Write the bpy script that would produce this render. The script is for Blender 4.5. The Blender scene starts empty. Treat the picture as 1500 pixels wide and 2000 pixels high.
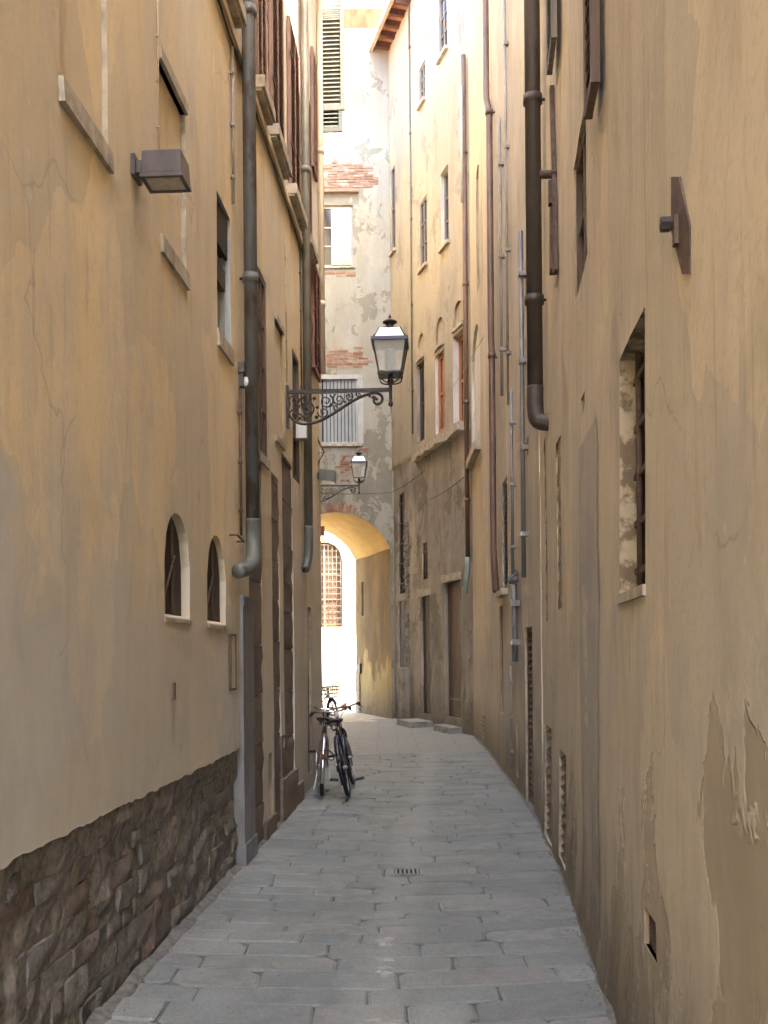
import bpy, math, random
from mathutils import Vector, Matrix, noise as mnoise
random.seed(7)
R = math.radians
scene = bpy.context.scene
col = scene.collection

# ------------------------------------------------------------------ camera, sky, sun, exposure
F, CX, HY, EYE = 1944.4, 750.0, 1275.0, 1.6      # focal length and horizon in photograph pixels, eye height in metres
ROLL = R(0.5)
cam_d = bpy.data.cameras.new('camera')
cam_d.sensor_fit = 'VERTICAL'; cam_d.sensor_height = 36; cam_d.sensor_width = 27
cam_d.lens = 35; cam_d.shift_y = 275 / 2000
cam_d.clip_start = 0.05; cam_d.clip_end = 500
cam = bpy.data.objects.new('camera', cam_d); col.objects.link(cam)
cam.matrix_world = Matrix.Translation((0, 0, EYE)) @ Matrix.Rotation(R(90), 4, 'X') @ Matrix.Rotation(-ROLL, 4, 'Z')
scene.camera = cam

SUN = Vector((0.45, -0.42, 0.80)).normalized()    # towards the sun
SUN_EL = math.asin(SUN.z)
world = bpy.data.worlds.new('World'); scene.world = world; world.use_nodes = True
wn = world.node_tree
sky = wn.nodes.new('ShaderNodeTexSky'); sky.sky_type = 'NISHITA'; sky.sun_disc = False
sky.sun_elevation = SUN_EL; sky.sun_rotation = math.atan2(SUN.x, SUN.y)
sky.air_density = 1.0; sky.dust_density = 4.0; sky.ozone_density = 0.6
bg = wn.nodes['Background']; bg.inputs['Strength'].default_value = 0.15
wn.links.new(sky.outputs[0], bg.inputs['Color'])
sun_d = bpy.data.lights.new('sun', 'SUN'); sun_d.energy = 3.0; sun_d.angle = R(0.5); sun_d.color = (1, 0.93, 0.82)
sun = bpy.data.objects.new('sun', sun_d); col.objects.link(sun)
sun.rotation_euler = SUN.to_track_quat('Z', 'Y').to_euler(); sun.location = (0, 0, 40)

vs = scene.view_settings
vs.view_transform = 'Standard'; vs.look = 'None'; vs.gamma = 1; vs.use_curve_mapping = False
vs.exposure = 4.25
scene.render.engine = 'CYCLES'
cy = scene.cycles
cy.use_denoising = True
cy.use_adaptive_sampling = True; cy.adaptive_threshold = 0.03
cy.max_bounces = 8; cy.diffuse_bounces = 6; cy.glossy_bounces = 4; cy.transparent_max_bounces = 12
cy.sample_clamp_indirect = 6.0

# ------------------------------------------------------------------ material helpers
class NT:
    def __init__(s, name):
        s.m = bpy.data.materials.new(name); s.m.use_nodes = True
        s.t = s.m.node_tree; s.N = s.t.nodes; s.b = s.N['Principled BSDF']
        s.geo = s.N.new('ShaderNodeNewGeometry'); s.info = None
    def link(s, a, b): s.t.links.new(a, b)
    def set(s, inp, v):
        if hasattr(v, 'is_linked') or hasattr(v, 'links'): s.link(v, inp)
        else: inp.default_value = v if not (isinstance(v, tuple) and len(v) == 3 and inp.type == 'RGBA') else (*v, 1)
    def pos(s, sc):
        m = s.N.new('ShaderNodeMapping'); m.inputs['Scale'].default_value = sc
        s.link(s.geo.outputs['Position'], m.inputs['Vector']); return m.outputs[0]
    def objpos(s, sc):
        tc = s.N.new('ShaderNodeTexCoord'); m = s.N.new('ShaderNodeMapping'); m.inputs['Scale'].default_value = sc
        s.link(tc.outputs['Object'], m.inputs['Vector']); return m.outputs[0]
    def noise(s, sc=(1, 1, 1), scale=1.0, detail=5, rough=0.55, dist=0.0, vec=None):
        n = s.N.new('ShaderNodeTexNoise'); s.link(vec or s.pos(sc), n.inputs['Vector'])
        n.inputs['Scale'].default_value = scale; n.inputs['Detail'].default_value = detail
        n.inputs['Roughness'].default_value = rough; n.inputs['Distortion'].default_value = dist
        return n.outputs['Fac']
    def ramp(s, v, a, b, c0=(0, 0, 0), c1=(1, 1, 1)):
        r = s.N.new('ShaderNodeValToRGB'); e = r.color_ramp.elements
        e[0].position = a; e[1].position = b; e[0].color = (*c0, 1); e[1].color = (*c1, 1)
        s.link(v, r.inputs[0]); return r.outputs[0]
    def mix(s, f, a, b, mode='MIX'):
        m = s.N.new('ShaderNodeMix'); m.data_type = 'RGBA'; m.blend_type = mode
        s.set(m.inputs[0], f); s.set(m.inputs[6], a); s.set(m.inputs[7], b); return m.outputs[2]
    def math(s, op, a, b=0.0, clamp=False):
        m = s.N.new('ShaderNodeMath'); m.operation = op; m.use_clamp = clamp
        s.set(m.inputs[0], a); s.set(m.inputs[1], b); return m.outputs[0]
    def sep(s):
        x = s.N.new('ShaderNodeSeparateXYZ'); s.link(s.geo.outputs['Position'], x.inputs[0]); return x.outputs
    def rnd(s):
        if not s.info: s.info = s.N.new('ShaderNodeObjectInfo')
        return s.info.outputs['Random']
    def bump(s, h, strength=0.3, dist=0.02, normal=None):
        b = s.N.new('ShaderNodeBump'); b.inputs['Strength'].default_value = strength; b.inputs['Distance'].default_value = dist
        s.link(h, b.inputs['Height'])
        if normal: s.link(normal, b.inputs['Normal'])
        return b.outputs[0]
    def out(s, color, rough=0.85, normal=None, metal=0.0, spec=0.3):
        s.set(s.b.inputs['Base Color'], color); s.set(s.b.inputs['Roughness'], rough); s.set(s.b.inputs['Metallic'], metal)
        s.b.inputs['Specular IOR Level'].default_value = spec
        if normal: s.link(normal, s.b.inputs['Normal'])
        return s.m

def plaster(name, c1, c2, streak, dirt, low=None, low_h=2.0, peel=None, peel_at=0.62, peel_low=True, seed=0.0, rough_amt=0.3, foot=True, zone=None, crack=0.32):
    n = NT(name)
    # warped position, so that no pattern runs straight
    wv = n.N.new('ShaderNodeTexNoise'); wv.inputs['Scale'].default_value = 2.3; wv.inputs['Detail'].default_value = 3
    n.link(n.geo.outputs['Position'], wv.inputs['Vector'])
    vm = n.N.new('ShaderNodeVectorMath'); vm.operation = 'MULTIPLY_ADD'; vm.inputs[1].default_value = (0.5, 0.5, 0.7)
    n.link(wv.outputs['Color'], vm.inputs[0]); n.link(n.geo.outputs['Position'], vm.inputs[2])
    def warped(sc):
        m = n.N.new('ShaderNodeMapping'); m.inputs['Scale'].default_value = sc; m.inputs['Location'].default_value = (seed, seed * 2, seed * 3)
        n.link(vm.outputs[0], m.inputs['Vector']); return m.outputs[0]
    n1 = n.noise((1.6, 1.6, 0.25), 1.1, 4, 0.6, 0.3)
    n2 = n.noise(None, 1.0, 5, 0.65, 0.3, vec=warped((4.2, 4.2, 0.50)))
    n3 = n.noise((17, 17, 0.9), 1.0, 3, 0.65, 0.4)
    n4 = n.noise((1, 1, 0.8), 0.9 + seed * 0.1, 5, 0.6, 0.6)
    n5 = n.noise((1.9, 1.9, 0.6), 1.0, 6, 0.65, 0.8)
    grain = n.noise((1, 1, 1), 34, 4, 0.75)
    chip = n.noise((1, 1, 1), 11, 2, 0.5, 0.5)
    c = n.mix(n.ramp(n1, 0.40, 0.60), c1, c2)
    vo = n.N.new('ShaderNodeTexVoronoi'); vo.inputs['Scale'].default_value = 1.0; n.link(warped((1.0, 1.0, 0.62)), vo.inputs['Vector'])
    sc_ = n.N.new('ShaderNodeSeparateColor'); n.link(vo.outputs['Color'], sc_.inputs[0])
    c = n.mix(1.0, c, n.ramp(sc_.outputs[0], 0.0, 1.0, (0.86, 0.88, 0.92), (1.10, 1.07, 1.02)), 'MULTIPLY')
    c = n.mix(n.math('MULTIPLY', n.ramp(n2, 0.46, 0.66), 0.65), c, streak)
    c = n.mix(n.math('MULTIPLY', n.ramp(n5, 0.50, 0.68), 0.5), c, dirt)
    c = n.mix(n.math('MULTIPLY', n.ramp(n5, 0.28, 0.42, (1, 1, 1), (0, 0, 0)), 0.4), c, tuple(min(1, x * 1.14) for x in c1))
    c = n.mix(n.math('MULTIPLY', n.math('MULTIPLY', n.ramp(n3, 0.55, 0.66), n.ramp(n4, 0.42, 0.58)), 0.5), c, dirt)
    c = n.mix(n.math('MULTIPLY', n.ramp(n4, 0.52, 0.68), 0.4), c, streak)
    c = n.mix(n.math('MULTIPLY', n.ramp(grain, 0.50, 0.70), 0.30), c, dirt)
    z = n.sep()[2]
    hgt = n.math('MULTIPLY', grain, 0.30 * rough_amt + 0.05)
    if low:
        zz = n.math('ADD', z, n.math('MULTIPLY', n.math('SUBTRACT', n.noise(None, 1.1, 4, 0.5, 0.3, vec=warped((1.9, 1.9, 0.5))), 0.5), 3.4))
        f = n.ramp(n.math('DIVIDE', zz, low_h * 2.0), 0.43, 0.50, (1, 1, 1), (0, 0, 0))
        f2 = n.ramp(sc_.outputs[1], 0.25, 0.75, (0.55, 0.55, 0.55), (1, 1, 1))
        c = n.mix(n.math('MULTIPLY', n.math('MULTIPLY', f, f2), 0.85), c, n.mix(n.ramp(n2, 0.4, 0.7), low, tuple(x * 0.82 for x in low)))
    # hairline cracks and small losses
    ve = n.N.new('ShaderNodeTexVoronoi'); ve.feature = 'DISTANCE_TO_EDGE'; ve.inputs['Scale'].default_value = 1.0; n.link(warped((0.75, 0.75, 0.5)), ve.inputs['Vector'])
    ck = n.math('MULTIPLY', n.ramp(ve.outputs['Distance'], 0.0, 0.007, (1, 1, 1), (0, 0, 0)), n.ramp(n4, 0.50, 0.56))
    c = n.mix(n.math('MULTIPLY', ck, crack), c, tuple(x * 0.5 for x in dirt))
    cp = n.math('MULTIPLY', n.ramp(chip, 0.69, 0.71), n.ramp(n5, 0.42, 0.52))
    c = n.mix(n.math('MULTIPLY', cp, 0.6), c, tuple(min(1, x * 1.15) for x in streak))
    if peel:
        p = n.noise(None, 1.0, 6, 0.68, 0.3, vec=warped((1.2, 1.2, 0.9)))
        if peel_low: p = n.math('ADD', p, n.math('MULTIPLY', n.math('SUBTRACT', 1.25, z), 0.075))
        if zone:   # where whole sheets of plaster have come off
            w_ = n.math('MULTIPLY', n.math('SUBTRACT', n.noise((1, 1, 0.7), 2.2, 6, 0.68, 0.4), 0.5), 1.7)
            yy = n.math('DIVIDE', n.math('ADD', n.math('SUBTRACT', zone[0], n.sep()[1]), w_), 0.3, True)
            zz_ = n.math('DIVIDE', n.math('ADD', n.math('SUBTRACT', zone[1], z), w_), 0.3, True)
            p = n.math('ADD', p, n.math('MULTIPLY', n.math('MULTIPLY', yy, zz_), 0.11))
        pm = n.ramp(p, peel_at - 0.006, peel_at + 0.022)
        rim = n.math('MULTIPLY', n.ramp(p, peel_at - 0.03, peel_at - 0.006), n.math('SUBTRACT', 1.0, pm))
        c = n.mix(n.math('MULTIPLY', rim, 0.22), c, tuple(min(1, x * 1.25) for x in c2))
        inner = n.mix(n.ramp(n5, 0.38, 0.62), peel, tuple(x * 0.72 for x in peel))
        inner = n.mix(n.math('MULTIPLY', n.ramp(grain, 0.45, 0.65), 0.5), inner, dirt)
        c = n.mix(n.math('MULTIPLY', pm, 0.68), c, inner)
        hgt = n.math('SUBTRACT', hgt, n.math('MULTIPLY', pm, 0.75))
    if foot:   # splash dirt and damp close to the paving
        zz = n.math('ADD', z, n.math('MULTIPLY', n.math('SUBTRACT', n2, 0.5), 1.5))
        f = n.ramp(zz, 0.10, 0.85, (1, 1, 1), (0, 0, 0))
        c = n.mix(n.math('MULTIPLY', f, 0.8), c, n.mix(n.ramp(grain, 0.4, 0.65), (0.15, 0.125, 0.095), (0.085, 0.07, 0.053)))
    hgt = n.math('ADD', hgt, n.math('MULTIPLY', n.noise((1, 1, 1), 8, 3, 0.7), 0.9 * rough_amt + 0.15))
    nrm = n.bump(hgt, 0.6, 0.014)
    return n.out(c, 0.92, nrm, spec=0.15)

def simple(name, c, rough=0.6, metal=0.0, var=0.25, scale=9.0, bump=0.15, spec=0.4, c2=None, stretch=(1, 1, 0.35), thr=(0.42, 0.68)):
    n = NT(name)
    a = n.noise(stretch, scale, 6, 0.65)
    dark = c2 or tuple(x * (1 - var * 1.6) for x in c)
    cc = n.mix(n.ramp(a, *thr), c, dark)
    f = n.noise((1, 1, 1), scale * 7, 3)
    nrm = n.bump(n.math('ADD', a, n.math('MULTIPLY', f, 0.4)), bump, 0.006)
    return n.out(cc, n.ramp(f, 0.3, 0.8, (rough * 0.8,) * 3, (min(1, rough * 1.2),) * 3), nrm, metal, spec)

def rndstone(name, cols, rough=0.9, bump=0.7, spec=0.2, mot=0.5, scale=14, gutter=False):
    n = NT(name)
    r = n.N.new('ShaderNodeValToRGB'); r.color_ramp.interpolation = 'CONSTANT'
    e = r.color_ramp.elements
    for i, c in enumerate(cols):
        if i < 2: e[i].position = i / len(cols); e[i].color = (*c, 1)
        else:
            q = e.new(i / len(cols)); q.color = (*c, 1)
    n.link(n.rnd(), r.inputs[0])
    a = n.noise((1, 1, 1), scale, 5, 0.7); b = n.noise((1, 1, 1), scale * 0.25, 4, 0.6)
    c = n.mix(n.math('MULTIPLY', n.ramp(a, 0.4, 0.7), mot), r.outputs[0], tuple(x * 0.42 for x in cols[0]))
    c = n.mix(n.math('MULTIPLY', n.ramp(b, 0.5, 0.7), mot * 0.7), c, tuple(min(1, x * 1.5) for x in cols[0]))
    if gutter:   # pale, dusty strip worn along the middle of the street
        xyz = n.sep(); off = n.math('ABSOLUTE', n.math('ADD', n.math('SUBTRACT', xyz[0], n.math('MULTIPLY', xyz[1], 0.068)), 0.37))
        f = n.ramp(n.math('ADD', off, n.math('MULTIPLY', n.math('SUBTRACT', b, 0.5), 0.3)), 0.03, 0.20, (1, 1, 1), (0, 0, 0))
        c = n.mix(n.math('MULTIPLY', f, 0.5), c, (0.285, 0.288, 0.258))
    g = n.noise((1, 1, 1), 62, 3, 0.7)
    c = n.mix(n.math('MULTIPLY', n.ramp(g, 0.46, 0.68), 0.45), c, tuple(x * 0.55 for x in cols[0]))
    nrm = n.bump(n.math('ADD', a, n.math('MULTIPLY', g, 0.25)), bump, 0.02)
    return n.out(c, rough, nrm, spec=spec)

M = {}
M['ochre_near'] = plaster('ochre_plaster', (0.65, 0.53, 0.325), (0.61, 0.53, 0.385), (0.52, 0.46, 0.36), (0.40, 0.335, 0.25), low=(0.53, 0.505, 0.435), low_h=2.05, foot=False)
M['ochre_bend'] = plaster('ochre_bend_plaster', (0.58, 0.46, 0.28), (0.58, 0.46, 0.30), (0.50, 0.41, 0.28), (0.36, 0.28, 0.18), seed=2)
M['tan'] = plaster('tan_plaster', (0.60, 0.515, 0.355), (0.56, 0.485, 0.35), (0.47, 0.41, 0.315), (0.30, 0.245, 0.175), low=(0.49, 0.435, 0.345), low_h=1.9, peel=(0.40, 0.325, 0.22), peel_at=0.60, seed=4, zone=(2.75, 1.55))
M['cream'] = plaster('cream_plaster', (0.57, 0.495, 0.37), (0.52, 0.455, 0.335), (0.44, 0.385, 0.30), (0.31, 0.265, 0.205), low=(0.42, 0.375, 0.31), low_h=2.4, seed=6)
M['yellow'] = plaster('yellow_plaster', (0.53, 0.44, 0.285), (0.49, 0.415, 0.29), (0.42, 0.36, 0.27), (0.31, 0.265, 0.20), low=(0.41, 0.37, 0.295), low_h=2.4, seed=3)
M['stone_house'] = plaster('worn_ochre_plaster', (0.375, 0.325, 0.23), (0.35, 0.31, 0.235), (0.31, 0.28, 0.225), (0.20, 0.175, 0.14), low=(0.29, 0.27, 0.23), low_h=4.8, peel=(0.26, 0.23, 0.185), peel_at=0.585, seed=5, rough_amt=0.8, peel_low=False)
M['render_rough'] = plaster('rough_render', (0.35, 0.31, 0.25), (0.29, 0.26, 0.21), (0.25, 0.225, 0.185), (0.115, 0.098, 0.078), peel=(0.22, 0.185, 0.14), peel_at=0.55, peel_low=False, seed=8, rough_amt=1.4, crack=0.5)
M['end'] = plaster('peeling_cream_plaster', (0.295, 0.295, 0.262), (0.265, 0.26, 0.218), (0.245, 0.233, 0.18), (0.21, 0.202, 0.176), peel=(0.175, 0.165, 0.127), peel_at=0.515, peel_low=False, seed=9, rough_amt=0.7)
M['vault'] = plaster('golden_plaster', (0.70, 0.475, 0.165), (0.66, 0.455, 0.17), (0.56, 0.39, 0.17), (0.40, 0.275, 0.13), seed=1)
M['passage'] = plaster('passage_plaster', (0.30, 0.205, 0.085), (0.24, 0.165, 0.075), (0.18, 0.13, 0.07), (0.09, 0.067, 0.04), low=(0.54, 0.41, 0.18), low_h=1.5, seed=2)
M['far'] = plaster('pale_plaster', (0.60, 0.50, 0.30), (0.58, 0.48, 0.28), (0.52, 0.44, 0.28), (0.42, 0.35, 0.24), seed=1)
M['grey_patch'] = plaster('grey_repair_plaster', (0.43, 0.385, 0.315), (0.40, 0.36, 0.30), (0.44, 0.38, 0.29), (0.29, 0.245, 0.185), seed=2)
M['sill'] = simple('worn_sill_stone', (0.42, 0.365, 0.275), 0.9, var=0.3, scale=9, bump=0.5, spec=0.15, stretch=(1, 1, 1))
M['reveal'] = simple('reveal_plaster', (0.40, 0.31, 0.20), 0.95, var=0.35, scale=5, bump=0.5, spec=0.1)
M['reveal_white'] = simple('white_reveal_plaster', (0.56, 0.535, 0.475), 0.95, var=0.2, scale=5, bump=0.4, spec=0.1)
M['reveal_rough'] = simple('crumbling_reveal', (0.40, 0.315, 0.20), 0.95, scale=11, bump=1.0, spec=0.1, c2=(0.17, 0.125, 0.075), stretch=(1, 1, 1), thr=(0.45, 0.55))
M['rubble'] = rndstone('rubble_stone', [(0.205, 0.185, 0.16), (0.24, 0.218, 0.19), (0.165, 0.146, 0.128), (0.255, 0.238, 0.21), (0.205, 0.17, 0.14), (0.19, 0.178, 0.16), (0.27, 0.245, 0.21), (0.20, 0.16, 0.13), (0.18, 0.165, 0.145), (0.21, 0.145, 0.112)], bump=1.0, scale=24)
M['mortar'] = simple('crumbling_mortar', (0.25, 0.225, 0.188), 0.95, scale=22, bump=1.0, spec=0.1, c2=(0.125, 0.107, 0.087), stretch=(1, 1, 1))
M['quoin'] = rndstone('rough_quoin_stone', [(0.20, 0.155, 0.115), (0.165, 0.13, 0.10), (0.225, 0.18, 0.135), (0.18, 0.145, 0.12)], bump=1.0, scale=18)
M['brick'] = rndstone('old_brick', [(0.27, 0.16, 0.112), (0.23, 0.132, 0.093), (0.30, 0.195, 0.14), (0.32, 0.225, 0.165), (0.36, 0.28, 0.21)], bump=0.7, mot=0.6)
M['paving'] = rndstone('grey_paving_stone', [(0.205, 0.215, 0.196), (0.178, 0.188, 0.173), (0.23, 0.236, 0.213), (0.192, 0.202, 0.186), (0.217, 0.218, 0.194)], rough=0.72, bump=0.7, spec=0.35, mot=0.5, scale=7, gutter=True)
M['fillet'] = simple('grey_dirt', (0.165, 0.16, 0.14), 0.95, scale=18, bump=1.0, spec=0.1, c2=(0.09, 0.084, 0.072), stretch=(1, 1, 1))
M['upper'] = plaster('pale_pink_plaster', (0.68, 0.585, 0.46), (0.66, 0.57, 0.44), (0.58, 0.50, 0.39), (0.44, 0.36, 0.27), seed=7, foot=False)
M['step'] = simple('grey_step_stone', (0.27, 0.262, 0.235), 0.9, var=0.3, scale=9, bump=0.6, spec=0.15, stretch=(1, 1, 1))
M['yard'] = simple('pale_warm_paving', (0.40, 0.35, 0.26), 0.9, scale=4, bump=0.3, stretch=(1, 1, 1))
M['joint'] = simple('paving_joint', (0.10, 0.098, 0.085), 0.95, scale=9, bump=0.8, spec=0.1, stretch=(1, 1, 1), c2=(0.17, 0.165, 0.145))
def far_paving():
    n = NT('distant_paving')
    br = n.N.new('ShaderNodeTexBrick'); wq = n.N.new('ShaderNodeVectorMath'); wq.operation = 'MULTIPLY_ADD'; wq.inputs[1].default_value = (.25, .25, 0)
    wz = n.N.new('ShaderNodeTexNoise'); wz.inputs['Scale'].default_value = 1.6; n.link(n.geo.outputs['Position'], wz.inputs['Vector']); n.link(wz.outputs['Color'], wq.inputs[0]); n.link(n.geo.outputs['Position'], wq.inputs[2]); n.link(wq.outputs[0], br.inputs['Vector'])
    br.inputs['Scale'].default_value = 1.0; br.inputs['Brick Width'].default_value = 0.7; br.inputs['Row Height'].default_value = 0.3
    br.inputs['Mortar Size'].default_value = 0.012
    br.inputs['Color1'].default_value = (0.225, 0.224, 0.20, 1); br.inputs['Color2'].default_value = (0.20, 0.20, 0.182, 1); br.inputs['Mortar'].default_value = (0.13, 0.128, 0.113, 1)
    a = n.noise((1, 1, 1), 5, 6)
    return n.out(n.mix(n.math('MULTIPLY', a, 0.4), br.outputs[0], (0.17, 0.165, 0.15)), 0.8, n.bump(a, 0.3, 0.01))
M['far_paving'] = far_paving()
M['ground'] = simple('ground_earth', (0.20, 0.19, 0.17), 0.95, stretch=(1, 1, 1), scale=3)
M['iron'] = simple('dark_wrought_iron', (0.055, 0.045, 0.04), 0.5, 0.35, var=0.4, scale=18, bump=0.3)
M['rust'] = simple('rusty_iron', (0.12, 0.075, 0.05), 0.75, 0.2, scale=16, bump=0.5, c2=(0.055, 0.04, 0.032), stretch=(1, 1, 1))
M['lamp_paint'] = simple('brown_grey_lamp_paint', (0.085, 0.068, 0.062), 0.45, 0.0, var=0.25, scale=12, bump=0.08)
M['pipe_grey'] = simple('weathered_grey_pipe', (0.115, 0.116, 0.105), 0.6, 0.1, scale=7, bump=0.35, c2=(0.07, 0.052, 0.04), thr=(0.48, 0.60))
M['pipe_dark'] = simple('dark_brown_pipe', (0.055, 0.044, 0.036), 0.55, 0.1, scale=7, bump=0.35, c2=(0.09, 0.068, 0.05), thr=(0.5, 0.64))
M['pipe_brown'] = simple('brown_copper_pipe', (0.155, 0.09, 0.062), 0.55, 0.15, scale=7, bump=0.15, c2=(0.095, 0.06, 0.045))
M['pipe_pale'] = simple('cream_painted_pipe', (0.62, 0.53, 0.36), 0.6, 0, scale=6, bump=0.15, c2=(0.46, 0.38, 0.25))
M['pipe_olive'] = simple('olive_grey_pipe', (0.17, 0.155, 0.115), 0.55, 0.1, scale=7, bump=0.15, c2=(0.10, 0.085, 0.065))
M['verdigris'] = simple('verdigris_copper', (0.125, 0.132, 0.113), 0.6, 0.1, scale=9, bump=0.25, c2=(0.075, 0.078, 0.068))
M['pale_verdigris'] = simple('pale_verdigris', (0.28, 0.35, 0.30), 0.6, 0.05, scale=9, bump=0.25, c2=(0.18, 0.23, 0.20))
M['zinc'] = simple('dull_zinc', (0.235, 0.225, 0.22), 0.5, 0.35, scale=6, bump=0.12)
M['conduit'] = simple('grey_conduit', (0.28, 0.255, 0.215), 0.6, 0, scale=6, bump=0.1)
M['cable'] = simple('black_cable', (0.06, 0.05, 0.04), 0.6, 0, bump=0.05)
M['cable_pale'] = simple('ochre_painted_cable', (0.42, 0.32, 0.20), 0.7, 0, bump=0.05)
M['shutter_red'] = simple('faded_red_brown_paint', (0.20, 0.085, 0.06), 0.7, 0, scale=9, bump=0.25, c2=(0.12, 0.062, 0.046))
M['shutter_brown'] = simple('faded_brown_paint', (0.20, 0.115, 0.08), 0.7, 0, scale=9, bump=0.25, c2=(0.13, 0.078, 0.056))
M['shutter_green'] = simple('grey_green_paint', (0.042, 0.043, 0.034), 0.6, 0, scale=8, bump=0.15, c2=(0.03, 0.031, 0.025))
M['wood'] = simple('old_brown_wood', (0.125, 0.082, 0.055), 0.8, 0, scale=6, bump=0.4, c2=(0.065, 0.044, 0.032), stretch=(5, 5, 0.4))
M['wood_grey'] = simple('silvered_wood', (0.19, 0.165, 0.135), 0.85, 0, scale=6, bump=0.4, c2=(0.10, 0.085, 0.07), stretch=(5, 5, 0.4))
M['wood_orange'] = simple('orange_varnished_wood', (0.40, 0.155, 0.055), 0.55, 0, scale=6, bump=0.2, c2=(0.28, 0.105, 0.045), stretch=(5, 5, 0.4))
M['wood_tan'] = simple('tan_window_wood', (0.05, 0.029, 0.013), 0.7, 0, scale=6, bump=0.2, stretch=(5, 5, 0.4))
M['white_paint'] = simple('old_white_paint', (0.36, 0.365, 0.345), 0.6, 0, scale=8, bump=0.2, c2=(0.27, 0.268, 0.24))
M['grey_paint'] = simple('chalky_grey_paint', (0.33, 0.35, 0.34), 0.75, 0, scale=8, bump=0.2, c2=(0.24, 0.25, 0.24))
M['blue_slat'] = simple('blue_grey_paint', (0.25, 0.285, 0.305), 0.75, 0, scale=8, bump=0.2, c2=(0.19, 0.21, 0.225))
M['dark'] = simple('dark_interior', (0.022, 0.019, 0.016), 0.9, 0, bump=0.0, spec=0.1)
M['dark_wood'] = simple('dark_interior_wood', (0.05, 0.036, 0.028), 0.8, 0, bump=0.2)
M['plastic_white'] = simple('white_plastic', (0.70, 0.70, 0.66), 0.45, 0, var=0.1, bump=0.02)
M['plastic_grey'] = simple('grey_green_plastic', (0.12, 0.12, 0.105), 0.5, 0, var=0.15, bump=0.03)
M['plastic_red'] = simple('dull_red_enamel', (0.22, 0.05, 0.04), 0.5, 0, bump=0.05)
M['lamp_white'] = simple('white_enamel_roof', (0.82, 0.83, 0.84), 0.3, 0, var=0.05, bump=0.02, spec=0.5)
M['lamp_blue'] = simple('blue_enamel_edge', (0.05, 0.055, 0.11), 0.4, 0, var=0.2, bump=0.02)
M['opal'] = simple('frosted_lamp_tube', (0.34, 0.345, 0.31), 0.45, 0, var=0.1, bump=0.02)
M['diffuser'] = simple('dusty_lamp_glass', (0.50, 0.46, 0.39), 0.4, 0, var=0.35, bump=0.05)
M['tile'] = simple('terracotta_tile', (0.34, 0.16, 0.09), 0.85, 0, bump=0.3, scale=5)
M['rafter'] = simple('eave_wood', (0.10, 0.052, 0.038), 0.8, 0, bump=0.3)
M['rafter_pale'] = simple('pale_gutter', (0.58, 0.46, 0.34), 0.7, 0, bump=0.1)
M['rubber'] = simple('black_tyre_rubber', (0.018, 0.018, 0.018), 0.8, 0, bump=0.1)
M['chrome'] = simple('polished_steel', (0.62, 0.62, 0.63), 0.22, 0.95, var=0.15, bump=0.03)
M['steel_grey'] = simple('dull_aluminium', (0.38, 0.38, 0.38), 0.4, 0.7, bump=0.05)
M['bike_red'] = simple('dark_red_bicycle_paint', (0.13, 0.035, 0.022), 0.35, 0.2, bump=0.02)
M['bike_blue'] = simple('midnight_blue_bicycle_paint', (0.022, 0.021, 0.030), 0.25, 0.2, bump=0.02, spec=0.6)
M['bike_black'] = simple('black_bicycle_paint', (0.02, 0.02, 0.02), 0.35, 0.2, bump=0.02)
M['saddle'] = simple('black_saddle_leather', (0.03, 0.027, 0.025), 0.5, 0, bump=0.2)
M['broom_red'] = simple('faded_red_plastic', (0.55, 0.17, 0.11), 0.6, 0, bump=0.1)
M['broom_wood'] = simple('broom_stick_wood', (0.50, 0.26, 0.15), 0.7, 0, bump=0.1)
M['cement'] = simple('pale_cement', (0.36, 0.345, 0.30), 0.9, 0, stretch=(1, 1, 1), scale=20, bump=1.0, c2=(0.20, 0.19, 0.165))
def glass(name, tint, rough, alpha):
    n = NT(name); n.b.inputs['Base Color'].default_value = (*tint, 1)
    n.b.inputs['Roughness'].default_value = rough; n.b.inputs['Alpha'].default_value = alpha
    n.b.inputs['Specular IOR Level'].default_value = 0.6
    return n.m
M['glass'] = glass('dark_window_glass', (0.035, 0.04, 0.042), 0.08, 1.0)
M['pane_pale'] = glass('pale_dusty_glass', (0.30, 0.31, 0.29), 0.2, 1.0)
M['lamp_glass'] = glass('lantern_glass', (0.62, 0.62, 0.56), 0.12, 0.30)

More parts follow.
